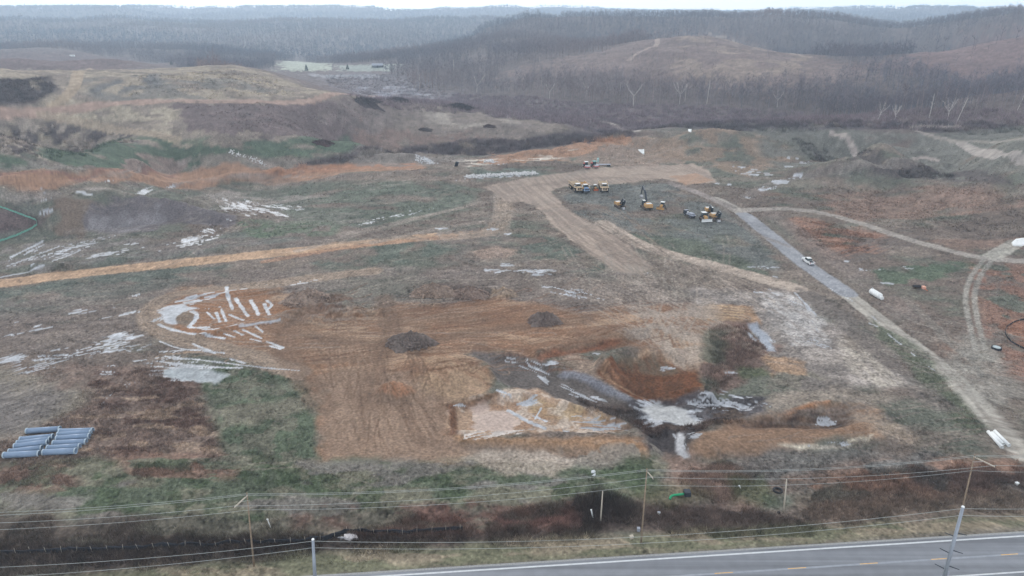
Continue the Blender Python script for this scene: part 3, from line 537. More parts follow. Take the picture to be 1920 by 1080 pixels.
ICE = [ # cx cy L T ang fill
 (268,360,60,9,8,.75),(315,351,55,5,8,.6),(85,374,30,8,0,.6),(85,397,22,9,0,.7),(150,369,45,7,6,.45),(120,362,150,9,0,.3),(230,338,80,5,5,.35),
 (485,392,80,17,-12,.62),(450,388,80,16,-10,.35),(430,410,50,8,-20,.2),(362,452,75,24,14,.72),(392,432,24,12,-20,.45),(300,470,60,7,8,.35),(245,458,50,4,3,.6),(130,465,160,30,16,.45),(60,470,60,12,28,.5),(35,478,40,8,30,.7),(75,462,30,5,30,.7),(20,500,60,10,20,.4),(190,480,150,14,8,.3),
 (405,439,10,7,0,.6),(150,585,42,9,10,.75),(190,580,50,5,8,.5),(195,597,40,10,15,.5),(240,588,36,12,14,.68),(253,555,14,6,0,.6),(70,617,50,14,12,.4),(28,606,12,4,0,.6),(20,630,60,7,8,.5),
 (225,637,110,30,14,.62),(215,650,130,26,8,.5),(120,650,44,10,14,.55),(80,685,105,18,12,.72),(20,675,60,26,12,.62),(110,668,90,12,5,.45),(340,698,84,30,-4,.62),(330,685,110,26,0,.4),(205,695,40,24,0,.42),(240,720,40,20,30,.35),(205,745,34,26,40,.45),(300,672,90,14,5,.45),
 (330,575,70,20,14,.62),(315,590,44,30,30,.62),(360,563,80,14,10,.5),(404,582,70,12,0,.25),(570,530,90,8,10,.4),(525,533,80,4,2,.6),(500,548,40,4,10,.5),
 (935,507,48,5,0,.9),(1003,507,68,7,1,.95),(1015,513,44,5,1,.85),(951,497,24,6,0,.7),(985,520,90,10,3,.35),(855,517,10,5,0,.5),(826,427,28,5,0,.5),(919,429,10,4,10,.9),(928,430,12,4,10,.9),(952,439,10,4,0,.6),(1070,547,130,16,-12,.32),(740,405,160,10,12,.25),
 (940,330,140,5,5,.6),(800,303,40,10,-18,.5),(920,302,36,10,6,.5),(1210,512,30,4,0,.3),
 (1463,341,26,8,6,.85),(1500,329,24,6,8,.75),(1440,352,22,6,15,.7),(1430,356,12,5,0,.7),(1500,303,30,9,0,.45),(1480,312,14,4,0,.6),(1405,322,60,12,-3,.42),(1414,328,16,6,0,.7),(1440,329,22,5,0,.5),(1402,371,20,8,-25,.75),(1345,343,14,5,0,.6),(1368,346,14,5,-10,.5),(1390,313,30,4,0,.5),(1505,330,50,7,10,.3),
 (1414,500,30,7,-10,.6),(1440,502,50,4,-3,.5),(1456,520,30,6,-10,.3),(1588,490,10,3,0,.7),(1614,505,8,3,0,.7),(1702,502,14,4,3,.8),(1650,505,90,3,2,.3),(1665,531,22,6,-5,.45),(1648,304,0,0,0,0),
 (1425,632,50,38,-50,.72),(1480,560,70,30,-30,.45),(1520,590,60,20,-60,.35),(1530,642,50,14,-20,.5),(1650,604,50,5,-38,.6),(1680,636,36,5,-42,.6),(1712,664,20,3,-40,.5),(1745,690,24,3,-35,.4),(1370,700,24,9,0,.55),(1418,545,22,6,0,.6),
 (1000,690,60,16,-25,.5),(960,675,30,10,-10,.5),(1032,682,34,9,4,.7),(1020,712,22,14,-40,.6),(1085,740,70,14,-22,.65),(1120,748,30,8,-15,.6),(1060,725,40,14,-25,.45),(1250,692,36,7,-2,.65),(1120,662,16,4,0,.4),
 (1256,778,130,34,-4,.86),(1235,772,80,24,-10,.85),(1330,752,76,26,6,.62),(1375,760,120,34,-10,.48),(1410,765,60,20,-8,.5),(1290,790,60,10,-10,.6),
 (1280,842,26,30,-60,.8),(1272,826,26,24,-70,.55),(1300,815,30,12,20,.35),(992,755,40,18,20,.6),(940,735,30,8,-20,.5),(860,760,30,10,10,.45),(1118,805,110,18,-3,.45),(1082,780,24,5,0,.5),(1160,800,30,14,0,.45),(1548,794,40,7,-2,.85),(1545,785,22,4,0,.5),(1550,833,100,5,2,.35),
 (1112,888,0,0,0,0),(1005,770,0,0,0,0),(655,1008,30,8,0,.5),(640,1010,20,6,0,.5),(565,905,0,0,0,0)]
for k, q in enumerate(ICE):
    if q[2] > 0: ice(*q, s=k)
for q in [(930,790,70,34,20,.8),(905,765,30,18,0,.8)]: ice(*q, s=9, c=(186,164,148), ls=8, lw=3)
ice(940,807,110,12,2,.5, c=(188,178,170))
poly([(294,586),(312,573),(352,571),(372,577),(345,584),(336,594),(336,606),(316,605),(300,597)], (168,174,182), 1, 1, 1, .25, 2, 3)
poly([(318,688),(342,682),(392,694),(432,700),(392,716),(346,714),(316,700)], (142,152,158), 1.5, 2, 1, .3, 2, 3, thr=.45)
poly([(1404,607),(1424,606),(1450,640),(1452,656),(1434,655),(1420,632)], (156,164,176), 1.5, 1.5, 1, .25, 2, 3)
poly([(1195,768),(1230,757),(1290,772),(1318,790),(1280,797),(1225,788)], (176,178,178), 1.5, 1.2, 1, .1, 4, 3)
poly([(1270,812),(1284,820),(1282,836),(1298,858),(1286,861),(1272,848),(1266,830)], (172,174,178), 1, 1, 1, .1, 2, 3)
poly([(886,800),(920,772),(962,772),(972,790),(960,808),(920,808)], (186,164,150), 1.5, 1, 1, .06, 4, 3); poly([(876,762),(905,757),(912,768),(898,778),(880,772)], (184,160,146), 1.5, 1, 1, .06, 4, 3)
RUT = [([(385,558),(420,548),(462,541)],1.2),([(330,566),(370,556),(400,548)],1.3),([(370,566),(392,560),(408,553)],.8),([(500,563),(512,572),(498,582),(506,590)],1.2),([(425,538),(428,560),(436,580)],1.5),([(442,560),(452,575),(465,592)],1.5),([(470,563),(480,578),(484,590)],1.7),([(495,570),(500,580),(505,590)],1.5),([(405,585),(412,603)],1.2),([(415,580),(424,602)],1.2),([(430,590),(455,600)],1.2),([(388,585),(402,598)],.9),
 ([(360,583),(372,592),(362,606),(350,614),(390,614)],1.7),([(298,608),(320,618),(360,626),(420,634)],1.5),([(380,618),(440,610),(525,600)],1.0),([(440,620),(455,628)],1.1),([(455,618),(490,634)],1.1),([(480,612),(492,622)],1.1),([(420,625),(440,632)],1),([(470,636),(490,640)],1),([(500,640),(530,652)],1.4),([(505,648),(525,654)],1.2),
 ([(310,668),(420,680),(500,690),(560,695)],.9),([(300,678),(400,690),(452,689)],1.1),([(300,660),(360,655),(420,662)],.9),([(362,645),(402,662)],1.5),([(432,673),(460,681)],1.3),([(300,640),(340,656),(390,655)],.8),([(320,690),(380,686),(450,690)],.9),
 ([(955,770),(985,788),(1020,803)],1.9),([(1000,780),(1025,790)],1.2),([(1015,765),(1003,785)],.9),
 ([(1490,548),(1530,590)],.8),([(1555,540),(1600,565)],.5),([(1630,606),(1645,612)],.8),([(1664,626),(1690,646)],.8),
 ([(20,482),(45,470),(80,452)],1.2),([(10,500),(60,482),(110,462)],1.0),([(60,495),(150,470)],1.1),([(0,520),(80,498)],1.0)]
for k, (p, w) in enumerate(RUT): rut(p, w, .82, s=k)
# --- grain of the surface everywhere
lum = C@np.array((.25,.6,.15)); C += (lum[:, None]-C)*.22
g = (fbm(X, Y, 1.3, 3, 811)-.5)*.34+(fbm(X, Y*1.6, 5, 3, 821)-.5)*.34+(fbm(X, Y, 26, 3, 831)-.5)*.28
sp = fbm(X, Y, .55, 2, 871); g = g+(ss(.62, .8, sp)*.45-ss(.38, .2, sp)*.4)*ss(520, 200, DF)
sp = fbm(X, Y*1.4, 3.2, 3, 881); g = g+(ss(.58, .75, sp)*.22-ss(.42, .25, sp)*.22)
bare = np.zeros(len(X))
for q in (OUT, CH, FL, FAN, [(1285,835),(1400,785),(1600,752),(1655,775),(1650,812),(1420,850),(1290,855)], [(1128,690),(1160,668),(1245,668),(1310,700),(1312,740),(1262,768),(1190,748)], [(95,375),(260,366),(460,410),(330,425),(110,440)]):
    P = WP(q); i = sub(P, 4); bare[i] = np.maximum(bare[i], ss(-2, 2, sdf(X[i], Y[i], P)))
g = g*(.95-.55*bare)
g = np.where(CL == 3, g*.35, g); g = np.where(CL == 2, g*.6, g)
C = np.clip(C*(1+g)[:, None], .004, .72)
# roughness of the relief: clods, ruts, tussocks; water lies flat
rough = (fbm(X, Y, 1.6, 3, 841)-.5)*.42+(fbm(X, Y, .8, 2, 851)-.5)*.16
rough += (fbm(X, Y, 3.5, 3, 891)-.5)*.5
dark = ss(.12, .05, C.mean(1))*ss(260, 120, DF)
onroad = np.zeros(len(X)); i = sub(RW, 14); d, o, r = seg_d(X[i], Y[i], RW); onroad[i] = ss(10, 7, d)
flat = np.where(CL == 3, 0.0, np.where(CL == 2, .2, np.where(CL == 1, .5, 1.0)))*(1-onroad)
Zf += rough*flat*(1+dark*1.5)*(1-.5*bare) - np.where(CL == 3, .05, 0)
Zf += ss(430, 560, DF)*(fbm(X, Y, 14, 3, 861)-.5)*2.5
# ------------------------------------------------------------------ helpers for objects
def tag(o, label=None, cat=None, group=None, kind=None):
    if label: o["label"] = label
    if cat: o["category"] = cat
    if group: o["group"] = group
    if kind: o["kind"] = kind
    return o
def link(name, me, mats=(), parent=None):
    o = bpy.data.objects.new(name, me); COL.objects.link(o)
    for m in (mats if isinstance(mats, (list, tuple)) else [mats]): me.materials.append(m)
    if parent is not None: o.parent = parent
    return o
def npmesh(name, V, F, smoothf=False, col=None):
    """V (n,3), F (m,k) arrays with one face size"""
    me = bpy.data.meshes.new(name); V = np.asarray(V, np.float32); F = np.asarray(F, np.int32); k = F.shape[1]
    me.vertices.add(len(V)); me.vertices.foreach_set("co", V.ravel()); me.loops.add(F.size); me.loops.foreach_set("vertex_index", F.ravel())
    me.polygons.add(len(F)); me.polygons.foreach_set("loop_start", np.arange(0, F.size, k, dtype=np.int32))
    me.polygons.foreach_set("use_smooth", np.full(len(F), smoothf))
    if col is not None:
        ca = me.color_attributes.new("Col", 'FLOAT_COLOR', 'POINT'); ca.data.foreach_set("color", np.c_[col, np.ones(len(col))].astype(np.float32).ravel())
    me.update(calc_edges=True); return me
def mat(name, c=(128,128,128), rough=.7, metal=0.0, noise=.12, scale=1.5, vcol=False, bump=0.0, bscale=2.0, spec=.3, coord='Object', fine=None):
    m = bpy.data.materials.new(name); m.use_nodes = True; t = m.node_tree; b = t.nodes["Principled BSDF"]
    b.inputs["Roughness"].default_value = rough; b.inputs["Metallic"].default_value = metal; b.inputs["Specular IOR Level"].default_value = spec
    tc = t.nodes.new("ShaderNodeTexCoord"); nz = t.nodes.new("ShaderNodeTexNoise"); nz.inputs["Scale"].default_value = scale; nz.inputs["Detail"].default_value = 4
    t.links.new(tc.outputs[coord], nz.inputs["Vector"])
    mr = t.nodes.new("ShaderNodeMapRange"); mr.inputs[1].default_value = .3; mr.inputs[2].default_value = .7; mr.inputs[3].default_value = 1-noise; mr.inputs[4].default_value = 1+noise
    t.links.new(nz.outputs["Fac"], mr.inputs[0])
    mul = t.nodes.new("ShaderNodeVectorMath"); mul.operation = 'SCALE'
    if vcol:
        at = t.nodes.new("ShaderNodeAttribute"); at.attribute_name = "Col"; t.links.new(at.outputs["Color"], mul.inputs[0])
    else: mul.inputs[0].default_value = tuple(lin(c))
    t.links.new(mr.outputs[0], mul.inputs["Scale"]); t.links.new(mul.outputs[0], b.inputs["Base Color"])
    if bump > 0:
        n2_ = t.nodes.new("ShaderNodeTexNoise"); n2_.inputs["Scale"].default_value = bscale; n2_.inputs["Detail"].default_value = 5; t.links.new(tc.outputs[coord], n2_.inputs["Vector"])
        bp = t.nodes.new("ShaderNodeBump"); bp.inputs["Strength"].default_value = bump; bp.inputs["Distance"].default_value = .3
        t.links.new(n2_.outputs["Fac"], bp.inputs["Height"]); t.links.new(bp.outputs[0], b.inputs["Normal"])
    return m
M_G = mat("soil", vcol=True, rough=.95, noise=.3, scale=1.6, bump=.8, bscale=1.8, spec=.1)
M_GR = mat("short_turf", vcol=True, rough=.95, noise=.25, scale=1.6, bump=.6, bscale=2.4, spec=.1)
M_DR = mat("packed_dirt", vcol=True, rough=.92, noise=.1, scale=.9, bump=.3, bscale=1.2, spec=.15)
M_GV = mat("gravel", vcol=True, rough=.85, noise=.12, scale=2.5, bump=.35, bscale=4, spec=.25)
M_WA = mat("icy_water", vcol=True, rough=.55, noise=.22, scale=1.4, spec=.12)
idx = np.arange(NR*NC).reshape(NR, NC)
Q = np.stack([idx[:-1, :-1], idx[:-1, 1:], idx[1:, 1:], idx[1:, :-1]], -1).reshape(-1, 4)
fc = CL[Q[:, 0]]; fc = np.where((CL[Q] == 3).sum(1) >= 2, 3, np.where(fc == 3, 0, fc)); fD = DF[Q[:, 0]]
def sub_ground(name, sel, m):
    q = Q[sel]; u, inv = np.unique(q, return_inverse=True); V = np.c_[X[u], Y[u], Zf[u]]
    o = link(name, npmesh(name, V, inv.reshape(-1, 4), True, C[u]), m); tag(o, kind='structure'); return o
sub_ground("ground", (fc == 0) & (fD < 520), M_G); sub_ground("hills", (fc == 0) & (fD >= 520), M_G)
sub_ground("field", fc == 4, M_GR); sub_ground("dirt_road", fc == 1, M_DR); sub_ground("gravel_road", fc == 2, M_GV); sub_ground("water", fc == 3, M_WA)

# ------------------------------------------------------------------ highway
fl0, fl1 = hit(933, 1069)[:2], hit(1920, 1007)[:2]; rd = (fl1-fl0)/np.hypot(*(fl1-fl0)); rn = np.array((-rd[1], rd[0]))      # along, away from camera
mid0 = fl0 - rn*3.65
def strip(a, b, o0, o1, z, step=6.0):
    n_ = max(2, int((b-a)/step)+1); s = np.linspace(a, b, n_); V = []
    for t in s:
        for o_ in (o0, o1): p = mid0+rd*t+rn*o_; V.append((p[0], p[1], z))
    F = [(2*k, 2*k+2, 2*k+3, 2*k+1) for k in range(n_-1)]; return V, F
def strips(name, L, m):
    V, F = [], []
    for s in L:
        v, f = strip(*s); F += [tuple(i+len(V) for i in q) for q in f]; V += v
    return link(name, npmesh(name, V, F), m)
M_AS = mat("asphalt", (122,126,132), .8, noise=.07, scale=.5, bump=.15, bscale=6)
t = M_AS.node_tree      # worn wheel paths run along the road
pos = t.nodes.new("ShaderNodeTexCoord"); mp = t.nodes.new("ShaderNodeMapping"); mp.inputs["Rotation"].default_value = (0, 0, -math.atan2(rd[1], rd[0])); mp.inputs["Scale"].default_value = (.012, .75, 1)
wn = t.nodes.new("ShaderNodeTexNoise"); wn.inputs["Scale"].default_value = 1.0; wn.inputs["Detail"].default_value = 3
t.links.new(pos.outputs["Object"], mp.inputs["Vector"]); t.links.new(mp.outputs[0], wn.inputs["Vector"])
mm = t.nodes.new("ShaderNodeMapRange"); mm.inputs[1].default_value = .35; mm.inputs[2].default_value = .65; mm.inputs[3].default_value = .8; mm.inputs[4].default_value = 1.22
sc2 = t.nodes.new("ShaderNodeVectorMath"); sc2.operation = 'SCALE'; pb = t.nodes["Principled BSDF"]; src = pb.inputs["Base Color"].links[0].from_socket
t.links.new(wn.outputs["Fac"], mm.inputs[0]); t.links.new(src, sc2.inputs[0]); t.links.new(mm.outputs[0], sc2.inputs["Scale"]); t.links.new(sc2.outputs[0], pb.inputs["Base Color"])
M_WL = mat("white_line", (200,205,208), .7, noise=.1, scale=1.5); M_YL = mat("yellow_line", (222,176,98), .7, noise=.18, scale=2)
M_PA = mat("asphalt_seam", (146,152,160), .8, noise=.12, scale=1)
rdw = strips("paved_road", [(-160, 190, -4.6, 4.45, 0.0)], M_AS); tag(rdw, kind='structure')
tag(strips("road_edge_line", [(-160, 190, 3.62, 3.95, .008), (-160, 190, -3.95, -3.65, .008)], M_WL), kind='structure')
tag(strips("road_seam", [(-160, 190, -.28, .1, .004)], M_PA), kind='structure')
dash0 = float(np.dot(hit(1198, 1080)[:2]-mid0, rd))
tag(strips("road_centre_line", [(dash0+12.19*k, dash0+12.19*k+3.05, -.12, .02, .009, 3.0) for k in range(-12, 14)], M_YL), kind='structure')
sh = strips("road_shoulder", [(-160, 190, 4.45, 4.9, -.012)], mat("gravel_shoulder", (150,152,152), .9, noise=.2, scale=4, bump=.4, bscale=5)); tag(sh, kind='structure')
# ------------------------------------------------------------------ mesh builder for made things
class MB:
    def __init__(s): s.v = []; s.f = []
    def add(s, V, F):
        n_ = len(s.v); s.v += [tuple(p) for p in V]; s.f += [tuple(i+n_ for i in q) for q in F]; return s
    def box(s, c, d, rot=(0, 0, 0), top=(1, 1), sh=(0, 0), bev=0.0):
        """box centred at c, size d; top = scale of the upper face, sh = its shift"""
        M = Matrix.Rotation(rot[2], 3, 'Z') @ Matrix.Rotation(rot[1], 3, 'Y') @ Matrix.Rotation(rot[0], 3, 'X'); V = []
        x, y, z = d[0]/2, d[1]/2, d[2]/2; b = min(bev, x*.6, y*.6)
        def ring(zz, kx, ky, sx, sy, ins=0):
            X_, Y_ = x*kx-ins, y*ky-ins
            if b > 0: P = [(-X_+b, -Y_), (X_-b, -Y_), (X_, -Y_+b), (X_, Y_-b), (X_-b, Y_), (-X_+b, Y_), (-X_, Y_-b), (-X_, -Y_+b)]
            else: P = [(-X_, -Y_), (X_, -Y_), (X_, Y_), (-X_, Y_)]
            return [(p[0]+sx, p[1]+sy, zz) for p in P]
        rings = [ring(-z, 1, 1, 0, 0)]
        if b > 0: rings += [ring(z-b, *top, *sh), ring(z, *top, *sh, ins=b*.7)]
        else: rings += [ring(z, *top, *sh)]
        k = len(rings[0]); F = []
        for r_ in rings: V += [tuple(M @ Vector(p)+Vector(c)) for p in r_]
        for j in range(len(rings)-1):
            for i_ in range(k): F.append((j*k+i_, j*k+(i_+1) % k, (j+1)*k+(i_+1) % k, (j+1)*k+i_))
        F.append(tuple(range(k-1, -1, -1))); F.append(tuple(range((len(rings)-1)*k, len(rings)*k)))
        return s.add(V, F)
    def tube(s, P, r, n=8, caps=True, twist=0):
        P = [Vector(p) for p in P]; V = []; F = []; rr_ = r if isinstance(r, (list, tuple)) else [r]*len(P)
        for j, p in enumerate(P):
            d = (P[min(j+1, len(P)-1)]-P[max(j-1, 0)]).normalized(); a = d.orthogonal() if abs(d.z) > .95 else Vector((0, 0, 1)).cross(d); a.normalize(); b = d.cross(a)
            for i_ in range(n): t_ = 2*math.pi*i_/n+twist; V.append(tuple(p+(a*math.cos(t_)+b*math.sin(t_))*rr_[j]))
        for j in range(len(P)-1):
            for i_ in range(n): F.append((j*n+i_, j*n+(i_+1) % n, (j+1)*n+(i_+1) % n, (j+1)*n+i_))
        if caps: F.append(tuple(range(n-1, -1, -1))); F.append(tuple(range((len(P)-1)*n, len(P)*n)))
        return s.add(V, F)
    def prism(s, prof, x0, x1):
        """side outline (y, z) pushed out from x0 to x1"""
        k = len(prof); V = [(x0, a, b) for a, b in prof]+[(x1, a, b) for a, b in prof]
        F = [(i_, (i_+1) % k, k+(i_+1) % k, k+i_) for i_ in range(k)]+[tuple(range(k-1, -1, -1)), tuple(range(k, 2*k))]
        return s.add(V, F)
    def build(s, name, m, parent=None, sm=False):
        me = bpy.data.meshes.new(name); me.from_pydata(s.v, [], s.f)
        import bmesh; bm = bmesh.new(); bm.from_mesh(me); bmesh.ops.recalc_face_normals(bm, faces=bm.faces); bm.to_mesh(me); bm.free()
        if sm:
            for p in me.polygons: p.use_smooth = len(p.vertices) == 4
        return link(name, me, m, parent)
def empty(name, loc=(0, 0, 0), rz=0, sc=1.0):
    o = bpy.data.objects.new(name, None); COL.objects.link(o); o.location = loc; o.rotation_euler = (0, 0, rz); o.scale = (sc,)*3; return o
KIDS = {}
def copy_tree(o, parent=None):
    c = o.copy(); COL.objects.link(c); c.parent = parent
    for ch in [q for q in bpy.data.objects if q.parent == o]: copy_tree(ch, c)
    return c
def at(px, py, lift=0.0):
    p = hit(px, py); return (p[0], p[1], p[2]+lift)

# ------------------------------------------------------------------ spiky meshes: bare trees, shrubs, tufts
def spikes(B, Dv, L, Wd, rng, cols):
    """one thin triangle per row: base point B, direction Dv, length L, width Wd"""
    n_ = len(B); r_ = rng.normal(size=(n_, 3)); pr = np.cross(Dv, r_); pr /= np.linalg.norm(pr, axis=1)[:, None]+1e-9
    V = np.stack([B-pr*Wd[:, None]*.5, B+pr*Wd[:, None]*.5, B+Dv*L[:, None]], 1).reshape(-1, 3)
    return V, np.arange(3*n_).reshape(-1, 3), np.repeat(cols, 3, 0)
def joinm(parts):
    V = []; F = []; K_ = []; o_ = 0
    for v, f, c in parts: V.append(v); F.append(f+o_); K_.append(c); o_ += len(v)
    return np.vstack(V), np.vstack(F), np.vstack(K_)
def wood(P, H, nl, ntw, rng, c_tr, c_tw, wt=.3, wl=.12, ww=.10, spread=.34):
    """many bare trees at once: tapered trunks, nl rising limbs, ntw twigs on each limb"""
    n_ = len(P); bt = fbm(P[:, 0], P[:, 1], 260, 3, 91) if n_ > 50 else np.full(n_, .5); tone = ((.8+.4*rng.random(n_))*(.72+.56*bt))[:, None]*(1+(bt[:, None]-.5)*np.array((.9, .15, -.5)))
    lean = rng.normal(size=(n_, 3))*.04; lean[:, 2] = 1; lean /= np.linalg.norm(lean, axis=1)[:, None]
    parts = []; ctr = lin(c_tr)*(tone**1.3)*(.8+.5*rng.random((n_, 1))**3)
    for k in range(2): parts.append(spikes(P-[0, 0, .5], lean, H*.95, wt*H/16, rng, ctr))
    hf = .25+.62*rng.random((n_, nl)); a_ = rng.random((n_, nl))*6.283; el = .45+.75*hf*rng.random((n_, nl))+.1
    B = P[:, None]+lean[:, None]*(hf*H[:, None])[..., None]; Dv = np.stack([np.cos(a_)*np.cos(el), np.sin(a_)*np.cos(el), np.sin(el)], -1); L = H[:, None]*spread*(1.15-hf*.75)*(.7+.5*rng.random((n_, nl)))
    cl_ = np.repeat((lin(c_tw)*tone)[:, None], nl, 1); parts.append(spikes(B.reshape(-1, 3), Dv.reshape(-1, 3), L.ravel(), np.repeat(wl*H/16, nl), rng, cl_.reshape(-1, 3)))
    if ntw:
        t_ = .3+.7*rng.random((n_, nl, ntw)); B2 = B[:, :, None]+Dv[:, :, None]*(t_*L[:, :, None])[..., None]; D2 = Dv[:, :, None]+rng.normal(size=(n_, nl, ntw, 3))*.6+[0, 0, .25]
        D2 /= np.linalg.norm(D2, axis=-1)[..., None]; L2 = H[:, None, None]*.14*(.5+rng.random((n_, nl, ntw))); c2 = np.broadcast_to((lin(c_tw)*tone)[:, None, None], (n_, nl, ntw, 3))*(.85+.35*rng.random((n_, nl, ntw, 1)))
        W2 = np.broadcast_to((ww*H/16)[:, None, None], (n_, nl, ntw)); parts.append(spikes(B2.reshape(-1, 3), D2.reshape(-1, 3), L2.ravel(), W2.ravel(), rng, c2.reshape(-1, 3)))
    return joinm(parts)
M_BK = mat("bare_wood", vcol=True, rough=.9, noise=.05, scale=.2, spec=.1)
# where trees stand: beyond the front of the wood, outside the open hills and the wet fields
FR = [(-300,96),(290,118),(400,124),(505,128),(600,143),(690,150),(770,168),(850,172),(950,180),(1080,190),(1250,197),(1350,199),(1500,207),(1700,222),(1920,224),(2200,230)]
fa, fD_ = [], []
for q in FR: p_ = hit(*q); fa.append(math.atan2(p_[0], p_[1])); fD_.append(math.hypot(p_[0], p_[1]))
OPW = [WP(q) for q in (OPEN[0], OPEN[1], OPEN[2])]+[WP([(515,118),(560,112),(625,118),(630,133),(570,137),(515,134)]), WP([(630,120),(745,118),(748,134),(630,136)]), WP([(560,132),(700,134),(760,148),(780,165),(640,160),(560,146)])]
def fan(n_, d0, d1, rng, amax=.8):
    a_ = rng.uniform(-amax, amax, n_); D_ = np.sqrt(rng.uniform(d0*d0, d1*d1, n_)); return D_*np.sin(a_), D_*np.cos(a_)
def in_wood(x, y, rng):
    a_ = np.arctan2(x, y); D_ = np.hypot(x, y); ok = D_ > np.interp(a_, fa, fD_)
    for k, Pg in enumerate(OPW):
        s_ = sdf(x, y, Pg); ok &= ~((s_ > 0) & ((rng.random(len(x)) > .03) | (k > 2)))
    ok &= fbm(x, y, 45, 3, 77) > .30
    return ok
def forest(n_, d0, d1, H0, nl, ntw, seed, **kw):
    rng = np.random.default_rng(seed); x, y = fan(n_, d0, d1, rng); m_ = in_wood(x, y, rng); x, y = x[m_], y[m_]
    P = np.c_[x, y, gzv(x, y)]; H = H0*(.65+.5*rng.random(len(x)))*(.8+.4*fbm(x, y, 60, 2, 5)); return wood(P, H, nl, ntw, rng, **kw)
TR, TW = (142,136,138), (118,110,115)
near_f = forest(15000, 540, 900, 15, 8, 6, 11, c_tr=TR, c_tw=TW, wt=.36, wl=.16, ww=.15)
mid_f = forest(46000, 900, 1700, 15, 6, 2, 12, c_tr=(118,108,110), c_tw=(108,102,109), wt=.4, wl=.45, ww=.5, spread=.42)
far_f = forest(52000, 1700, 3400, 17, 5, 0, 13, c_tr=(106,98,102), c_tw=(96,92,102), wt=.9, wl=1.8, ww=1, spread=.5)
end_f = forest(36000, 3400, 6500, 20, 4, 0, 14, c_tr=(100,94,98), c_tw=(94,92,102), wt=1.5, wl=4.5, ww=1, spread=.75)
V_, F_, K_ = joinm([near_f, mid_f, far_f, end_f])
tag(link("woodland", npmesh("woodland", V_, F_, False, K_), M_BK), kind='stuff')

# single bare trees of the wood's front rank
tree_protos = []
for k in range(7):
    rng = np.random.default_rng(50+k); H = 13+1.1*k; P = np.zeros((1, 3)); b_ = MB(); lean = (rng.normal()*.5, rng.normal()*.5)
    b_.tube([(0, 0, -1), (lean[0]*.3, lean[1]*.3, H*.35), (lean[0], lean[1], H*.92)], [.26, .18, .03], 5, False)
    V_, F_, K_ = wood(P, np.array([H]), 13, 11, rng, TR, TW, wl=.17, ww=.085, wt=.1); r_ = empty("bare_tree")
    t_ = b_.build("trunk", mat("bark", (146,136,134), .9, noise=.2, scale=2) if k == 0 else bpy.data.materials["bark"], r_); c_ = link("crown", npmesh("crown", V_, F_, False, K_), M_BK, r_); tree_protos.append((r_, t_, c_))
rng = np.random.default_rng(99); cnt = 0; used = set()
tree_lab = tag
for k in range(5000):
    if cnt >= 286: break
    a_ = rng.uniform(-.02, .66); D_ = np.interp(a_, fa, fD_)+abs(rng.normal())*26+1; x_, y_ = D_*math.sin(a_), D_*math.cos(a_)
    if rng.random() > .35+.65*(a_ > .12): continue
    j = rng.integers(0, 7); r_, t_, c_ = tree_protos[j]
    if j in used:
        o = r_.copy(); COL.objects.link(o)
        for q in (t_, c_): d_ = q.copy(); COL.objects.link(d_); d_.parent = o
    else: o = r_; used.add(j)
    o.location = (x_, y_, gz(x_, y_)); o.rotation_euler = (0, 0, rng.uniform(0, 6.28)); s_ = rng.uniform(.75, 1.15); o.scale = (s_, s_, s_)
    tag(o, "bare grey leafless tree crowded into the front edge of the wood below the hills", "tree", "bare trees along the front edge of the wood"); cnt += 1

# pale-barked trees standing out of the wood
M_WB = mat("white_bark", (196,191,187), .8, noise=.15, scale=.8)
def pale_tree(px, py, hpx, forks, label, seed, lean=0.0):
    p = hit(px, py+5); hpx += 5; dep = p[1]*math.cos(PITCH)+(CAM_H-p[2])*math.sin(PITCH); H = hpx*dep/FPX*1.03; rg = random.Random(seed); o = empty("pale_tree", tuple(p))
    b_ = MB(); top = Vector((lean*H, 0, H)); hk = .38 if forks else .95; fk = Vector((lean*H*hk, 0, H*hk)); w = max(.15, .011*H)
    b_.tube([(0, 0, -1), fk*.5+Vector((.1, 0, 0)), fk] + ([] if forks else [top]), [w*1.5, w*1.15, w] + ([] if forks else [.05]), 6); b_.build("trunk", M_WB, o)
    c_ = MB(); n_ = forks if forks else 0
    for k in range(n_):
        a_ = (k/(max(1, n_-1))-.5)*1.5+rg.gauss(0, .1); L = H*(1-hk)*rg.uniform(.8, 1.05); e = fk+Vector((math.sin(a_)*L*.75+lean*L, rg.gauss(0, .2)*L, math.cos(a_*.8)*L)); m_ = fk.lerp(e, .5)+Vector((math.sin(a_)*L*.1, 0, 0))
        c_.tube([fk, m_, e], [w*.75, w*.5, .05], 5)
        for j in range(11): t_ = rg.uniform(.2, 1); s_ = fk.lerp(e, t_); d_ = Vector((math.sin(a_)+rg.gauss(0, .7), rg.gauss(0, .6), 1)).normalized()*H*rg.uniform(.08, .17); c_.tube([s_, s_+d_], [w*.3, .03], 4)
    for j in range(12):
        z_ = H*rg.uniform(.4, .95)*(1 if not forks else .5); s_ = Vector((lean*z_, 0, z_)); d_ = Vector((rg.gauss(0, .7), rg.gauss(0, .6), .8)).normalized()*H*rg.uniform(.07, .16); c_.tube([s_, s_+d_], [w*.3, .03], 4)
    c_.build("crown", M_WB, o); tag(o, label, "tree", "pale-barked trees in the wood")
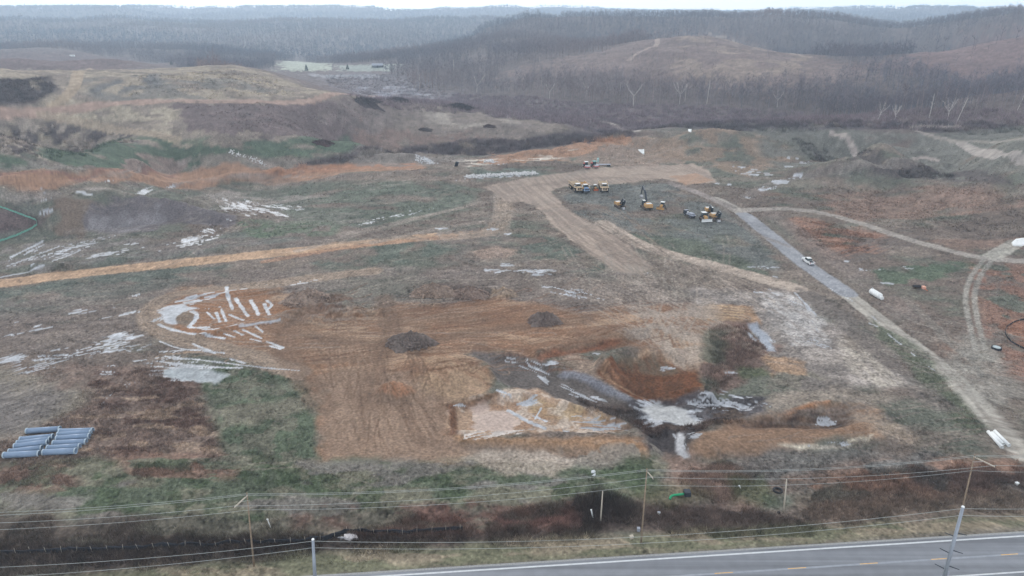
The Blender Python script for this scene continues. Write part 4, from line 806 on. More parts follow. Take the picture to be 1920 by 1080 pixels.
PT = [(787,161,20,0,0,"slim pale trunk left of the stream meadow, farthest left of the white trees"),(817,158,15,0,.1,"short leaning white tree just right of the slim pale trunk"),(851,134,20,0,.0,"white tree standing high beside the meadow edge with one bright stem"),
 (893,168,28,2,.2,"leaning white tree with two limbs over the valley thicket"),(980,155,16,2,0,"small forked white tree in the middle of the valley wood"),(1015,160,14,0,0,"thin pale stem between the small forked white tree and the double one"),(1030,180,26,2,.05,"double white trunk in the valley wood below the cleared slope"),
 (1100,172,20,2,0,"pale forked tree under the winding track on the slope"),(1160,178,22,0,.1,"single white stem left of the tallest pale tree"),(1187,195,45,2,0,"tallest pale tree with a straight long trunk under the winding track"),
 (1274,190,38,4,.0,"broad white tree with many upswept limbs at the centre of the wood edge"),(1284,185,26,0,0,"plain white trunk directly right of the broad many-limbed tree"),(1325,190,36,0,.04,"slender bright white tree with a slight right lean"),
 (1457,196,28,3,-.05,"white tree with three limbs below the grassy ridge"),(1645,232-12,28,3,.3,"leaning white tree slanting to the right at the wood edge"),(1677,222,24,5,0,"low bushy white tree spreading from its base"),
 (1742,216,38,0,0,"straight white pole-like tree right of the low bushy one"),(1776,220,34,4,.0,"wide Y-shaped white tree with upcurved side limbs"),(1794,222,36,0,.25,"leaning pale stem just right of the Y-shaped white tree"),(1907,202,26,0,.2,"leaning white tree at the far right edge of the wood")]
for k, (px, py, h_, fk, ln, lb) in enumerate(PT): pale_tree(px, py, h_, fk, lb, k, ln)

# ------------------------------------------------------------------ shrubs, brush and tussocks, toned like the soil they grow from
def tufts(name, zones, seed, m=M_BK):
    """zones: (polygon px, number, height, spikes, tone range, width, patch threshold)"""
    rng = np.random.default_rng(seed); out_ = []
    for pts, n_, h_, ns, tone, wd, th, *cc in zones:
        P = WP(pts); lo, hi = P.min(0), P.max(0); x = rng.uniform(lo[0], hi[0], n_*3); y = rng.uniform(lo[1], hi[1], n_*3); sd_ = sdf(x, y, P); ok = (sd_ > 0) & (fbm(x, y, 6, 3, seed)-.25*ss(4, 0, sd_) > th)
        x, y = x[ok][:n_], y[ok][:n_]; k_ = len(x)
        if not k_: continue
        ri = np.clip(np.interp(np.hypot(x, y), Dr, np.arange(NR)).round().astype(int), 0, NR-1); ci = np.interp(np.arctan2(x, y), az, np.arange(NC)).round().astype(int); src = C[ri*NC+ci]
        src0 = src
        if cc: src = src*.35+lin(cc[0])*.65
        wet = CL[ri*NC+ci] == 3
        if name == 'weeds':
            wet = np.isin(CL[ri*NC+ci], (1, 2, 3))
            for Pg in BARE: wet |= sdf(x, y, Pg) > -1
            wet |= seg_d(x, y, RW)[0] < 12
        x, y, src = x[~wet], y[~wet], src[~wet]; k_ = len(x)
        z_ = gzv(x, y); hh = h_*(.5+rng.random(k_)); B = np.stack([x, y, z_-.05], -1)[:, None]+rng.normal(size=(k_, ns, 3))*[1, 1, .15]*(h_*.35); D_ = rng.normal(size=(k_, ns, 3))*.55+[0, 0, 1.0]; D_ /= np.linalg.norm(D_, axis=-1)[..., None]
        L = hh[:, None]*(.6+.6*rng.random((k_, ns))); cl_ = (src*1.35*rng.uniform(tone[0], tone[1], (k_, 1)))[:, None]*(.8+.4*rng.random((k_, ns, 1)))
        out_.append(spikes(B.reshape(-1, 3), D_.reshape(-1, 3), L.ravel(), np.full(k_*ns, wd), rng, cl_.reshape(-1, 3)))
    V_, F_, K_ = joinm(out_); return tag(link(name, npmesh(name, V_, F_, False, K_), m), kind='stuff')
tufts("brush", [
 ([(-80,962),(400,985),(700,965),(1000,948),(1130,932),(1215,962),(1225,1000),(960,1022),(600,1042),(300,1068),(-80,1088)], 10000, .8, 12, (.7,1.9), .09, .33),
 ([(1200,945),(1400,955),(1520,982),(1520,1003),(1210,1008)], 1800, .8, 14, (.7,1.5), .09, .3), ([(1060,930),(1130,925),(1200,950),(1190,985),(1100,985)], 500, 1.5, 22, (.6,1.2), .10, .3),
 ([(1690,872),(1960,882),(1960,915),(1720,912)], 900, .9, 14, (.6,1.2), .1, .35), ([(1330,610),(1400,600),(1450,650),(1440,700),(1380,720),(1320,740),(1330,680)], 1700, .8, 12, (.7,1.7), .12, .35),
 ([(1080,745),(1190,765),(1240,790),(1400,792),(1290,815),(1200,812),(1100,768)], 1100, .7, 12, (.7,1.7), .11, .35), ([(1245,862),(1330,866),(1460,862),(1465,900),(1380,950),(1250,915)], 1800, .7, 12, (.8,1.6), .1, .3),
 ([(560,955),(900,945),(1000,955),(900,975),(560,985)], 1200, .6, 12, (.7,1.5), .1, .4)], 61)
tufts("dry_grass", [
 ([(170,690),(330,690),(385,720),(428,852),(250,865),(0,885),(-60,850),(120,770)], 6500, .45, 9, (.7,1.6), .10, .38), ([(220,862),(420,862),(440,890),(260,900)], 700, .5, 10, (.7,1.5), .1, .4), ([(-60,880),(120,875),(140,915),(-60,915)], 600, .5, 10, (.7,1.5), .1, .4),
 ([(1500,915),(1620,885),(1800,865),(1980,865),(1980,960),(1500,990)], 6500, .6, 10, (.75,1.5), .10, .33), ([(300,1070),(930,1020),(1500,990),(2000,966),(2000,980),(1500,1004),(930,1038),(300,1086)], 3500, .4, 8, (.9,1.6), .06, .3),
 ([(1820,500),(1960,500),(1960,720),(1880,700),(1850,600)], 1800, .45, 7, (.7,1.4), .12, .4), ([(1480,410),(1580,420),(1650,445),(1640,475),(1560,482),(1500,450)], 2500, .5, 6, (.7,1.4), .16, .4), ([(1450,350),(1760,345),(1960,375),(1960,465),(1650,425),(1540,398)], 4000, .5, 5, (.75,1.3), .22, .42)], 62)
tufts("grass", [(GV, 15000, .22, 6, (.75,1.5), .07, .2), (GR, 5000, .2, 6, (.8,1.5), .07, .2), ([(1640,600),(1700,640),(1780,710),(1830,780),(1850,815),(1810,810),(1680,670)], 1800, .25, 6, (.8,1.5), .09, .2), ([(1340,850),(1800,850),(1700,900),(1400,960)], 3500, .25, 6, (.7,1.5), .08, .3),
 ([(1640,740),(1920,900),(1700,860),(1560,840)], 1800, .25, 6, (.7,1.4), .08, .3), ([(1700,560),(1920,560),(1920,800),(1750,690)], 3000, .25, 5, (.7,1.5), .1, .35)], 63)
tufts("shrubbery", [
 ([(560,312),(660,290),(760,277),(880,263),(1000,259),(1090,251),(1180,247),(1190,260),(1080,271),(1000,277),(900,292),(780,284),(700,298)], 1500, 2.6, 30, (.8,1.5), .16, .2),
 ([(1100,241),(1300,231),(1500,230),(1700,226),(1960,232),(1960,248),(1700,240),(1450,250),(1300,241)], 2600, 2.2, 22, (.7,1.5), .2, .3), ([(640,176),(860,176),(1080,192),(1300,198),(1500,208),(1960,224),(1960,240),(1300,236),(1080,240),(900,214)], 9000, 2.8, 14, (.8,1.5), .24, .35, (112,100,106)),
 ([(600,140),(760,138),(860,180),(800,190),(660,172)], 1400, 2.0, 14, (.8,1.3), .3, .4), ([(1500,318),(1620,320),(1740,315),(1900,340),(1760,335),(1600,330)], 500, 1.5, 14, (.5,1.0), .2, .4), ([(1480,255),(1560,262),(1640,290),(1500,290)], 300, 1.6, 14, (.5,1.0), .2, .4),
 ([(0,150),(90,145),(105,168),(60,192),(-60,192)], 700, 1.4, 14, (.7,1.4), .2, .2), ([(-60,235),(100,232),(240,245),(260,262),(190,290),(90,302),(-60,295)], 1600, 1.2, 12, (.6,1.6), .18, .4), ([(230,140),(420,130),(520,150),(560,175),(400,186),(240,180)], 1500, .9, 9, (.7,1.7), .2, .45), ([(340,198),(640,192),(740,200),(690,235),(600,258),(420,252)], 1500, .8, 9, (.6,1.6), .18, .45)], 64)
BARE = [WP(OUT), WP(CH), WP(FL), WP([(1285,835),(1310,812),(1400,785),(1440,735),(1560,735),(1655,775),(1650,812),(1560,838),(1420,850),(1330,862),(1290,855)]), WP([(1290,545),(1480,545),(1600,660),(1710,722),(1500,740),(1440,640),(1410,600)]), WP([(1000,668),(1160,636),(1315,690),(1320,780),(1190,790)]), WP([(95,375),(260,366),(380,385),(460,410),(330,425),(230,440),(110,440)])]
WEEDZ = [(-60,350),(640,330),(1100,300),(1900,320),(1960,520),(1960,860),(1300,860),(-60,960)]
tufts("weeds", [(WEEDZ, 36000, .32, 5, (.7,1.5), .12, .45), ([(-60,500),(1440,500),(1840,860),(-60,960)], 36000, .22, 5, (.7,1.5), .09, .46), ([(-60,320),(640,180),(1080,240),(1960,250),(1960,420),(-60,420)], 12000, .6, 6, (.6,1.9), .2, .45)], 65)
# evergreens far off in the valley
M_EV = mat("evergreen", (58,74,62), .9, noise=.2, scale=1)
for k, (px, py, h_, lb) in enumerate([(575,134,14,"dark evergreen standing alone before the pale wet field"),(485,96,10,"small dark evergreen on the wooded slope left of the valley"),(652,131,11,"dark evergreen between the two pale wet fields"),(322,122,9,"lone dark tree on the far knoll behind the plateau"),(1903,280,0,"")]):
    if not h_: continue
    p = hit(px, py); dep = p[1]*.92; H = h_*dep/FPX; o = empty("evergreen_tree", tuple(p)); b_ = MB(); b_.tube([(0, 0, -.5), (0, 0, H*.7)], [.25, .08], 5); b_.build("trunk", bpy.data.materials["bark"], o)
    rg = np.random.default_rng(k); n_ = 500; t_ = rg.random(n_)**.8; a_ = rg.random(n_)*6.28; rad = (1-t_)*H*.26+.1; B = np.c_[np.cos(a_)*rad*rg.random(n_), np.sin(a_)*rad*rg.random(n_), H*(.1+.85*t_)]; D_ = np.c_[np.cos(a_), np.sin(a_), np.full(n_, -.1)]; V_, F_, K_ = spikes(B, D_, rad*.7+.2, np.full(n_, H*.06), rg, np.tile(lin((60,76,64)), (n_, 1)))
    link("crown", npmesh("crown", V_, F_, False, K_), M_BK, o); tag(o, lb, "tree")
# ------------------------------------------------------------------ paints
M_YE = mat("machine_yellow", (188,150,100), .6, noise=.12, scale=1.2); M_TA = mat("dusty_yellow", (190,170,142), .65, noise=.12, scale=1.2); M_BL = mat("black_rubber", (44,44,46), .8, noise=.15, scale=3)
M_DK = mat("dark_steel", (56,62,70), .5, metal=.3, noise=.15, scale=2); M_GL = mat("cab_glass", (40,56,62), .12, noise=.05, spec=.8); M_WH = mat("white_paint", (228,232,232), .45, noise=.05); M_ST = mat("worn_steel", (176,178,182), .4, metal=.5, noise=.15, scale=2)
M_RD = mat("red_paint", (196,84,82), .5, noise=.1); M_OR = mat("orange_paint", (204,104,60), .5, noise=.15); M_BU = mat("blue_grey_panel", (120,146,180), .45, noise=.1); M_GY = mat("grey_paint", (150,156,168), .5, noise=.1); M_MU = mat("muddy_track", (96,84,72), .9, noise=.25, scale=3)
M_TE = mat("teal_cover", (130,186,184), .6, noise=.08); M_GN = mat("green_plastic", (40,150,104), .5, noise=.12); M_BF = mat("black_fabric", (44,46,52), .8, noise=.2, scale=1.5, bump=.3, bscale=2); M_GF = mat("green_fabric", (112,166,150), .7, noise=.2)
M_PB = mat("sky_tinted_pipe", (128,150,176), .45, noise=.1, scale=.8, spec=.4); M_WD = mat("weathered_pole", (140,124,106), .9, noise=.2, scale=2); M_CA = mat("bleached_crossarm", (184,176,162), .85, noise=.1); M_SG = mat("galvanised_pole", (140,148,158), .5, metal=.3, noise=.08, scale=.8); M_WR = mat("wire", (170,176,174), .6, noise=.03); M_IN = mat("insulator", (90,80,76), .3, noise=.05)  # M_PB: the sky's blue reflection on the pipes is put into their base colour

def wheel(root, x, y, r, w, name="wheel", rimm=None):
    s_ = 1 if x > 0 else -1; o = MB().tube([(x-w/2, y, r), (x-w/2+.06, y, r), (x+w/2-.06, y, r), (x+w/2, y, r)], [r*.9, r, r, r*.9], 14).build(name, M_BL, root)
    MB().tube([(x+s_*w*.3, y, r), (x+s_*(w*.5+.03), y, r)], [r*.52, r*.45], 10).build("rim", rimm or M_TA, o); return o
def tracks(root, x, L, w=.6, h=.95, y0=0.0):
    for s_ in (-1, 1):
        o = MB().prism([(y0-L/2+h*.45, .02), (y0+L/2-h*.45, .02), (y0+L/2-.08, h*.35), (y0+L/2, h*.6), (y0+L/2-h*.35, h), (y0-L/2+h*.35, h), (y0-L/2, h*.6), (y0-L/2+.08, h*.35)], s_*x-w/2, s_*x+w/2).build("track", M_MU, root)
        b_ = MB()
        for k in range(5): y = y0-L/2+h*.5+(L-h)*k/4; b_.tube([(s_*(x+w/2), y, h*.48), (s_*(x+w/2)+s_*.05, y, h*.48)], h*.27, 8)
        b_.build("rollers", M_DK, o)
def dump_truck(body=M_TA, hood=M_TA, tip=0.0):
    r_ = empty("dump_truck")
    for y in (3.4, -1.4, -3.3):
        for s_ in (-1, 1): wheel(r_, s_*1.3, y, .92, .72)
    MB().box((0, .2, 1.15), (1.2, 9.4, .5)).build("chassis", M_DK, r_)
    c_ = MB().box((0, 2.5, 2.35), (1.9, 1.7, 1.7), top=(.88, .82), bev=.12).build("cab", body, r_)
    MB().box((0, 3.33, 2.62), (1.6, .06, .95), rot=(-.12, 0, 0)).box((0.93, 2.5, 2.6), (.06, 1.3, .8)).box((-.93, 2.5, 2.6), (.06, 1.3, .8)).build("window", M_GL, c_)
    MB().box((0, 2.45, 3.25), (1.8, 1.6, .1), bev=.04).build("cab_roof", M_WH, r_)
    h_ = MB().box((0, 4.35, 1.75), (2.5, 1.9, 1.3), top=(.72, .8), sh=(0, -.12), bev=.16).build("hood", hood, r_)
    for s_ in (-.42, .42): MB().box((s_, 5.28, 1.75), (.62, .1, .62), rot=(-.1, 0, 0)).build("grille", M_BL, h_)
    for s_ in (-1, 1):
        MB().box((s_*1.05, 5.25, 1.3), (.26, .1, .2)).build("headlight", M_WH, h_); MB().box((s_*1.35, 3.4, 2.05), (.7, 2.2, .12), bev=.05).build("fender", body, r_)
        MB().tube([(s_*.95, 3.2, 2.9), (s_*1.5, 3.7, 2.9)], .04, 4).box((s_*1.55, 3.72, 2.8), (.28, .1, .5)).build("mirror", M_WH, r_)
    d_ = MB(); L = [(-1.6, -4.6), (1.6, -4.6), (1.6, 1.2), (-1.6, 1.2)]
    d_.prism([(-4.9, 2.3), (-4.0, 1.6), (.9, 1.5), (1.5, 2.4), (1.5, 3.1), (1.4, 3.1), (1.3, 2.5), (.8, 1.7), (-4.0, 1.8), (-4.8, 2.45)], -1.35, 1.35)
    for s_ in (-1, 1): d_.box((s_*1.5, -1.6, 2.35), (.14, 5.9, 1.35), rot=(0, s_*.12, 0))
    d_.box((0, 1.5, 3.1), (3.1, .8, .1)); d_.build("dump_body", body, r_)
    return r_
def excavator(boom=True, fold=False):
    r_ = empty("excavator"); tracks(r_, 1.3, 4.6); MB().tube([(0, 0, .9), (0, 0, 1.15)], .8, 12).build("turntable", M_DK, r_)
    b_ = MB().box((.35, -.9, 1.75), (2.0, 3.0, 1.1), bev=.12).box((-.9, -1.4, 1.7), (.9, 2.0, 1.0), bev=.1).build("house", M_YE, r_)
    MB().box((0, -2.45, 1.65), (2.8, .8, 1.2), bev=.25).build("counterweight", M_YE, r_); MB().box((.2, -1.5, 2.36), (1.9, 1.2, .1)).build("engine_cover", M_WH, b_)
    c_ = MB().box((-.85, .75, 2.1), (1.0, 1.7, 1.8), top=(.92, .8), bev=.1).build("cab", M_DK, r_); MB().box((-.85, 1.62, 2.2), (.8, .05, 1.2)).box((-1.38, .75, 2.3), (.04, 1.2, .9)).build("window", M_GL, c_); MB().box((-.85, .7, 3.03), (.98, 1.4, .08), bev=.04).build("cab_roof", M_WH, c_)
    if fold: P = [(.2, .6, 1.9), (.2, 2.6, 4.2), (.2, 4.7, 3.9)]; S = [(.2, 4.7, 3.9), (.2, 3.7, 1.1)]; K = (.2, 3.5, .5)
    else: P = [(.2, .6, 1.9), (.2, 2.6, 5.4), (.2, 5.2, 7.0)]; S = [(.2, 5.2, 7.0), (.2, 6.6, 3.6)]; K = (.2, 6.2, 2.9)
    bm_ = MB().tube(P, [.34, .42, .24], 4, twist=.785).build("boom", M_DK, r_); MB().tube([(.2, 1.2, 1.9), tuple((Vector(P[1])*.9))], .1, 6).build("ram", M_ST, bm_)
    s_ = MB().tube([tuple(Vector(S[0])+Vector((0, -.5, .4))), S[0], S[1]], [.16, .3, .17], 4, twist=.785).build("stick", M_DK, r_); MB().tube([tuple(Vector(P[1])+Vector((0, .5, .4))), tuple(Vector(S[0])+Vector((0, -.3, .4)))], .09, 6).build("ram", M_ST, s_)
    k_ = MB().prism([(K[1]-.6, K[2]+.5), (K[1]+.3, K[2]+.6), (K[1]+.5, K[2]-.2), (K[1]+.1, K[2]-.6), (K[1]-.5, K[2]-.45), (K[1]-.7, K[2])], K[0]-.55, K[0]+.55).build("bucket", M_ST, r_); return r_
def dozer(bl=M_YE, wide=3.4, yel=M_YE):
    r_ = empty("bulldozer"); tracks(r_, 1.05, 3.4, .55, 1.0); MB().box((0, .9, 1.45), (1.1, 1.9, .95), top=(.85, 1), bev=.1).build("hood", yel, r_); MB().box((0, -.4, 1.15), (1.5, 2.6, .5)).build("chassis", M_DK, r_)
    c_ = MB().box((0, -.6, 2.15), (1.4, 1.4, 1.3), top=(.9, .9), bev=.06).build("cab", M_GL, r_); MB().box((0, -.6, 2.9), (1.75, 1.75, .14), bev=.06).build("cab_roof", M_WH, r_)
    b_ = MB().prism([(2.35, .1), (2.6, .15), (2.42, .6), (2.45, 1.05), (2.62, 1.25), (2.4, 1.2), (2.28, .65)], -wide/2, wide/2).build("blade", bl, r_)
    for s_ in (-1, 1): MB().tube([(s_*1.05, .6, .6), (s_*1.05, 2.35, .5)], .12, 6).build("push_arm", M_DK, b_); MB().tube([(s_*.62, -.1, 1.4), (s_*.62, 0.05, 2.8)], .05, 4).build("exhaust", M_DK, r_)
    MB().box((0, -2.1, .9), (1.5, .35, .5)).box((0, -2.35, .5), (.16, .3, .9)).build("ripper", M_DK, r_); return r_
def roller(roofm, lab):
    r_ = empty("road_roller"); d_ = MB().tube([(-1.05, 2.0, .78), (1.05, 2.0, .78)], .78, 20).build("drum", M_ST, r_); MB().box((0, 2.0, .8), (2.5, .25, .3)).box((0, 2.95, .8), (2.5, .2, .3)).box((1.2, 2.0, .8), (.14, 2.0, .3)).box((-1.2, 2.0, .8), (.14, 2.0, .3)).build("drum_frame", M_RD, r_)
    for s_ in (-1, 1): wheel(r_, s_*.85, -1.3, .78, .55, rimm=M_WH)
    MB().box((0, -1.75, 1.35), (1.7, 2.0, 1.0), top=(.85, .8), bev=.18).build("engine_hood", M_RD, r_); MB().box((0, .3, .95), (1.5, 1.6, .5)).build("platform", M_DK, r_)
    c_ = MB().box((0, .15, 2.0), (1.3, 1.4, 1.5), top=(.92, .92), bev=.06).build("cab", M_GL, r_); MB().box((0, .1, 2.82), (1.65, 1.75, .14), bev=.06).build("cab_roof", roofm, r_); tag(r_, lab, "roller"); return r_
def pickup():
    r_ = empty("pickup_truck")
    for x in (-.85, .85):
        for y in (1.9, -1.85): wheel(r_, x, y, .42, .28, rimm=M_ST)
    b_ = MB().prism([(-2.9, .45), (2.9, .45), (2.95, .9), (2.75, 1.12), (1.2, 1.2), (.9, 1.2), (-.9, 1.2), (-.9, .8), (-2.9, .8)], -.98, .98)
    for x in (-.93, .93): b_.box((x, -1.95, 1.0), (.1, 1.95, .45))
    b_.box((0, -2.9, 1.0), (1.9, .08, .45)); b_.build("body", M_WH, r_)
    c_ = MB().box((0, .1, 1.55), (1.8, 2.2, .72), top=(.84, .72), sh=(0, -.1), bev=.05).build("cab", M_GL, r_); MB().box((0, .0, 1.95), (1.5, 1.62, .08), bev=.04).build("roof", M_WH, c_)
    MB().box((0, -1.95, .84), (1.7, 1.9, .05)).box((.3, -1.6, 1.0), (.9, .6, .3)).build("bed_liner", M_BL, r_)
    for x in (-.75, .75): MB().box((x, -2.95, 1.0), (.18, .05, .35)).build("taillight", M_RD, r_); MB().box((x, 2.93, .9), (.35, .06, .2)).build("headlight", M_WH, r_)
    MB().box((0, -3.0, .6), (1.8, .12, .2)).build("bumper", M_ST, r_); return r_
def put(o, px, py, deg, sc, label, cat, group=None):
    p = hit(px, py); o.location = (p[0], p[1], p[2]-.02); o.rotation_euler = (0, 0, R(deg)); o.scale = (sc,)*3; tag(o, label, cat, group); return o
G1 = "haul trucks and machines parked in a row by the tan junction"
t1 = dump_truck(); put(t1, 1079, 356, 193, 1.2, "tan dump truck at the left end of the row below the haul road", "dump truck", G1)
t2 = copy_tree(t1); put(t2, 1131, 356, 180, 1.2, "tan dump truck with two white mirrors, rightmost of the row", "dump truck", G1)
t3 = dump_truck(M_YE, M_BU); put(t3, 1094, 357, 190, 1.15, "dump truck with a blue-grey hood beside the leftmost tan one", "dump truck", G1)
z1 = dozer(M_OR, 2.6, M_YE); put(z1, 1116, 356, 185, .85, "small orange and white tracked loader between the blue-fronted and the rightmost dump truck", "loader", G1)
G2_ = "machines parked on the grey grass right of the tan haul road"
e1 = excavator(False, True); put(e1, 1162, 389, 200, 1.05, "excavator with its dark arm folded down, parked left of the one with a raised boom", "excavator", G2_)
e2 = excavator(True); put(e2, 1212, 391, 12, 1.2, "yellow excavator seen from behind with its dark boom raised high", "excavator", G2_)
z2 = dozer(M_YE); put(z2, 1241, 391, 150, 1.0, "white-roofed bulldozer right of the excavator with the raised boom", "bulldozer", G2_)
e3 = excavator(False, True); put(e3, 1329, 401, 175, 1.05, "excavator at the back of the tight machine cluster, behind the white-bladed bulldozer", "excavator", G2_)
z3 = dozer(M_WH, 4.0); put(z3, 1320, 413, 190, 1.15, "bulldozer with a long white blade and white roof at the front of the cluster", "bulldozer", G2_)
e4 = copy_tree(e3); put(e4, 1341, 412, 190, 1.05, "excavator at the right of the cluster with its grey arm lowered to the ground", "excavator", G2_)
q = empty("flatbed_truck")
for x in (-.9, .9):
    for y in (1.8, -1.2, -2.2): wheel(q, x, y, .48, .3, rimm=M_GY)
MB().box((0, -.2, .75), (1.0, 6.4, .3)).build("chassis", M_DK, q); c_ = MB().box((0, 2.3, 1.6), (2.0, 1.5, 1.5), top=(.9, .8), bev=.1).build("cab", M_DK, q); MB().box((0, 3.08, 1.8), (1.6, .05, .7)).build("window", M_GL, c_); MB().box((0, 2.2, 2.39), (1.7, 1.1, .07)).build("cab_roof", M_GY, c_)
MB().box((0, -1.1, 1.15), (2.3, 4.2, .2)).box((0, -1.2, 1.6), (1.8, 2.6, .7), bev=.1).build("deck", M_GY, q); MB().box((-.3, .75, 1.7), (.5, .4, .9)).build("tool_box", M_WH, q)
put(q, 1292, 406, 25, 1.0, "small dark truck with a grey deck parked alone left of the machine cluster", "truck", G2_)
ro1 = roller(M_WH, "red roller with a white roof, left one of two beyond the haul road"); put(ro1, 1099, 314, 190, 1.15, "red roller with a white roof, left one of two beyond the haul road", "roller", "red rollers beyond the haul road")
ro2 = roller(M_TE, "red roller with a teal roof"); put(ro2, 1114, 313, 200, 1.15, "red roller with a pale teal roof, right one of two beyond the haul road", "roller", "red rollers beyond the haul road")
u0, u1 = hit(1560, 530), hit(1478, 470); pk = pickup(); put(pk, 1515, 493, math.degrees(math.atan2(u1[1]-u0[1], u1[0]-u0[0]))-90, 1.0, "white pickup truck with an open dark bed driving on the blue-grey gravel road", "pickup truck")
# odds and ends
def cap_pipe(name, m, L, r, tr=None, wall=.08, n=20, seg=1):
    """a hollow pipe lying along local x, resting on z = 0"""
    b_ = MB(); V = []; F = []
    for x in (-L/2, L/2):
        for rr_ in (r, r-wall):
            for k in range(n): t_ = 2*math.pi*k/n; V.append((x, rr_*math.cos(t_), r+rr_*math.sin(t_)))
    for k in range(n):
        k2 = (k+1) % n; F += [(k, k2, 2*n+k2, 2*n+k), (n+k2, n+k, 3*n+k, 3*n+k2), (k2, k, n+k, n+k2), (2*n+k, 2*n+k2, 3*n+k2, 3*n+k)]
    b_.add(V, F); return b_.build(name, m, tr, True)
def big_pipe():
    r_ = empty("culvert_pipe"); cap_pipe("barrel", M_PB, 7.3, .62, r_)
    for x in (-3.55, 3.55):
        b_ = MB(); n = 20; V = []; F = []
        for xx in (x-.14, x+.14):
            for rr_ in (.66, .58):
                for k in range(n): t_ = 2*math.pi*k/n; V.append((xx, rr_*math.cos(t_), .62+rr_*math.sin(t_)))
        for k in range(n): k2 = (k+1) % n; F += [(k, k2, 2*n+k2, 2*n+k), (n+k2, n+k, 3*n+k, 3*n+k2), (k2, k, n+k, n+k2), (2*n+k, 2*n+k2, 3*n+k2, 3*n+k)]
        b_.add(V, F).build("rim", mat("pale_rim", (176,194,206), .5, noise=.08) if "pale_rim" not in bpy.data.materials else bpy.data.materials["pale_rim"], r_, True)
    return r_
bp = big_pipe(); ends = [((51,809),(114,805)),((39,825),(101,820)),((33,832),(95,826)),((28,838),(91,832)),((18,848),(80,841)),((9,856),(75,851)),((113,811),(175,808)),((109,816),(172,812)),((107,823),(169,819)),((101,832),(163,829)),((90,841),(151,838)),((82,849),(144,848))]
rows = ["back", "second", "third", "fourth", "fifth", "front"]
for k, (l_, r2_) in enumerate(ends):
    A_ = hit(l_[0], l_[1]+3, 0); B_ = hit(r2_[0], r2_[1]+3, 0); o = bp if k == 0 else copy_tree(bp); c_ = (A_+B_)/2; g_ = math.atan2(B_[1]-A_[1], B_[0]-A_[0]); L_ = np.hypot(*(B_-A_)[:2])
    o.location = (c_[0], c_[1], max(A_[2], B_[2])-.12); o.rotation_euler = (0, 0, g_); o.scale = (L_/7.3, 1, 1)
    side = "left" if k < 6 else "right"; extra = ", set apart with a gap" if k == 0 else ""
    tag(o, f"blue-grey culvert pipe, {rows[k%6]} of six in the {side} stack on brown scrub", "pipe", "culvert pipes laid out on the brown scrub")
wp0 = None
for k, ((x0, y0), (x1, y1), lb) in enumerate([((1852,812),(1878,841),"long white pipe by the gravel road, outer left of the three"),((1858.5,814),(1880,836),"white pipe in the middle of the three by the gravel road, ends set back"),((1864,811),(1891,838),"long white pipe by the gravel road, right one of three beside the track")]):
    A_ = hit(x0, y0); B_ = hit(x1, y1); L_ = np.hypot(*(B_-A_)[:2]); r_ = empty("white_pipe", ((A_[0]+B_[0])/2, (A_[1]+B_[1])/2, gz((A_[0]+B_[0])/2, (A_[1]+B_[1])/2)), math.atan2(B_[1]-A_[1], B_[0]-A_[0]))
    cap_pipe("barrel", M_WH, L_, .36, r_, .04); MB().tube([(L_/2-.06, 0, .36), (L_/2+.05, 0, .36)], [.385, .385], 18, False).build("collar", M_WH, r_); tag(r_, lb, "pipe", "white pipes by the gravel road")
# white wrapped tank / trailer by the road
r_ = empty("fuel_tank"); MB().tube([(-2.4, 0, 1.0), (-2.1, 0, 1.0), (2.0, 0, 1.0), (2.4, 0, 1.0)], [.55, .95, .95, .6], 16).build("tank", M_WH, r_); MB().tube([(2.3, 0, .8), (3.2, 0, .75)], .6, 12).build("nozzle", M_WH, r_)
for x in (-1.4, 1.2): MB().box((x, 0, .15), (.3, 1.5, .3)).build("skid", M_DK, r_)
MB().tube([(-1.9, 0, 1.9), (-1.9, 0, 2.3)], .12, 8).build("vent", M_ST, r_); A_ = hit(1630,546); B_ = hit(1652,560); put(r_, 1641, 556, math.degrees(math.atan2(B_[1]-A_[1], B_[0]-A_[0])), 1.0, "white rounded tank lying on the brown ground right of the gravel road", "tank")
# dark and orange implement
r_ = empty("farm_implement"); MB().box((0, 0, .9), (2.4, 1.0, .6), bev=.15).build("frame", M_BL, r_)
for k in range(6): MB().tube([(-1.1+.44*k, .0, .55), (-1.05+.44*k, 0, .55)], .55, 12).build("disc", M_MU, r_)
MB().box((1.7, -.9, .8), (1.0, 1.2, .8), bev=.12).build("hopper", mat("faded_orange", (224,168,146), .6, noise=.1), r_); MB().tube([(1.8, -1.4, .5), (2.1, -2.6, .35)], .09, 6).build("drawbar", M_OR, r_); put(r_, 1718, 541, 0, 1.0, "dark disc implement with a faded orange hopper in the rusty field", "implement")
# dark water tank trough
r_ = empty("water_trough"); MB().tube([(0, 0, 0), (0, 0, .55), (0, 0, .6)], [1.35, 1.35, 1.3], 20).build("tub", M_BF, r_); MB().tube([(0, 0, .6), (0, 0, .64)], 1.05, 18).build("lid", mat("pale_lid", (170,184,186), .3), r_); put(r_, 1868, 654, 0, .9, "round dark trough with a pale top beside the two-rut track", "trough")
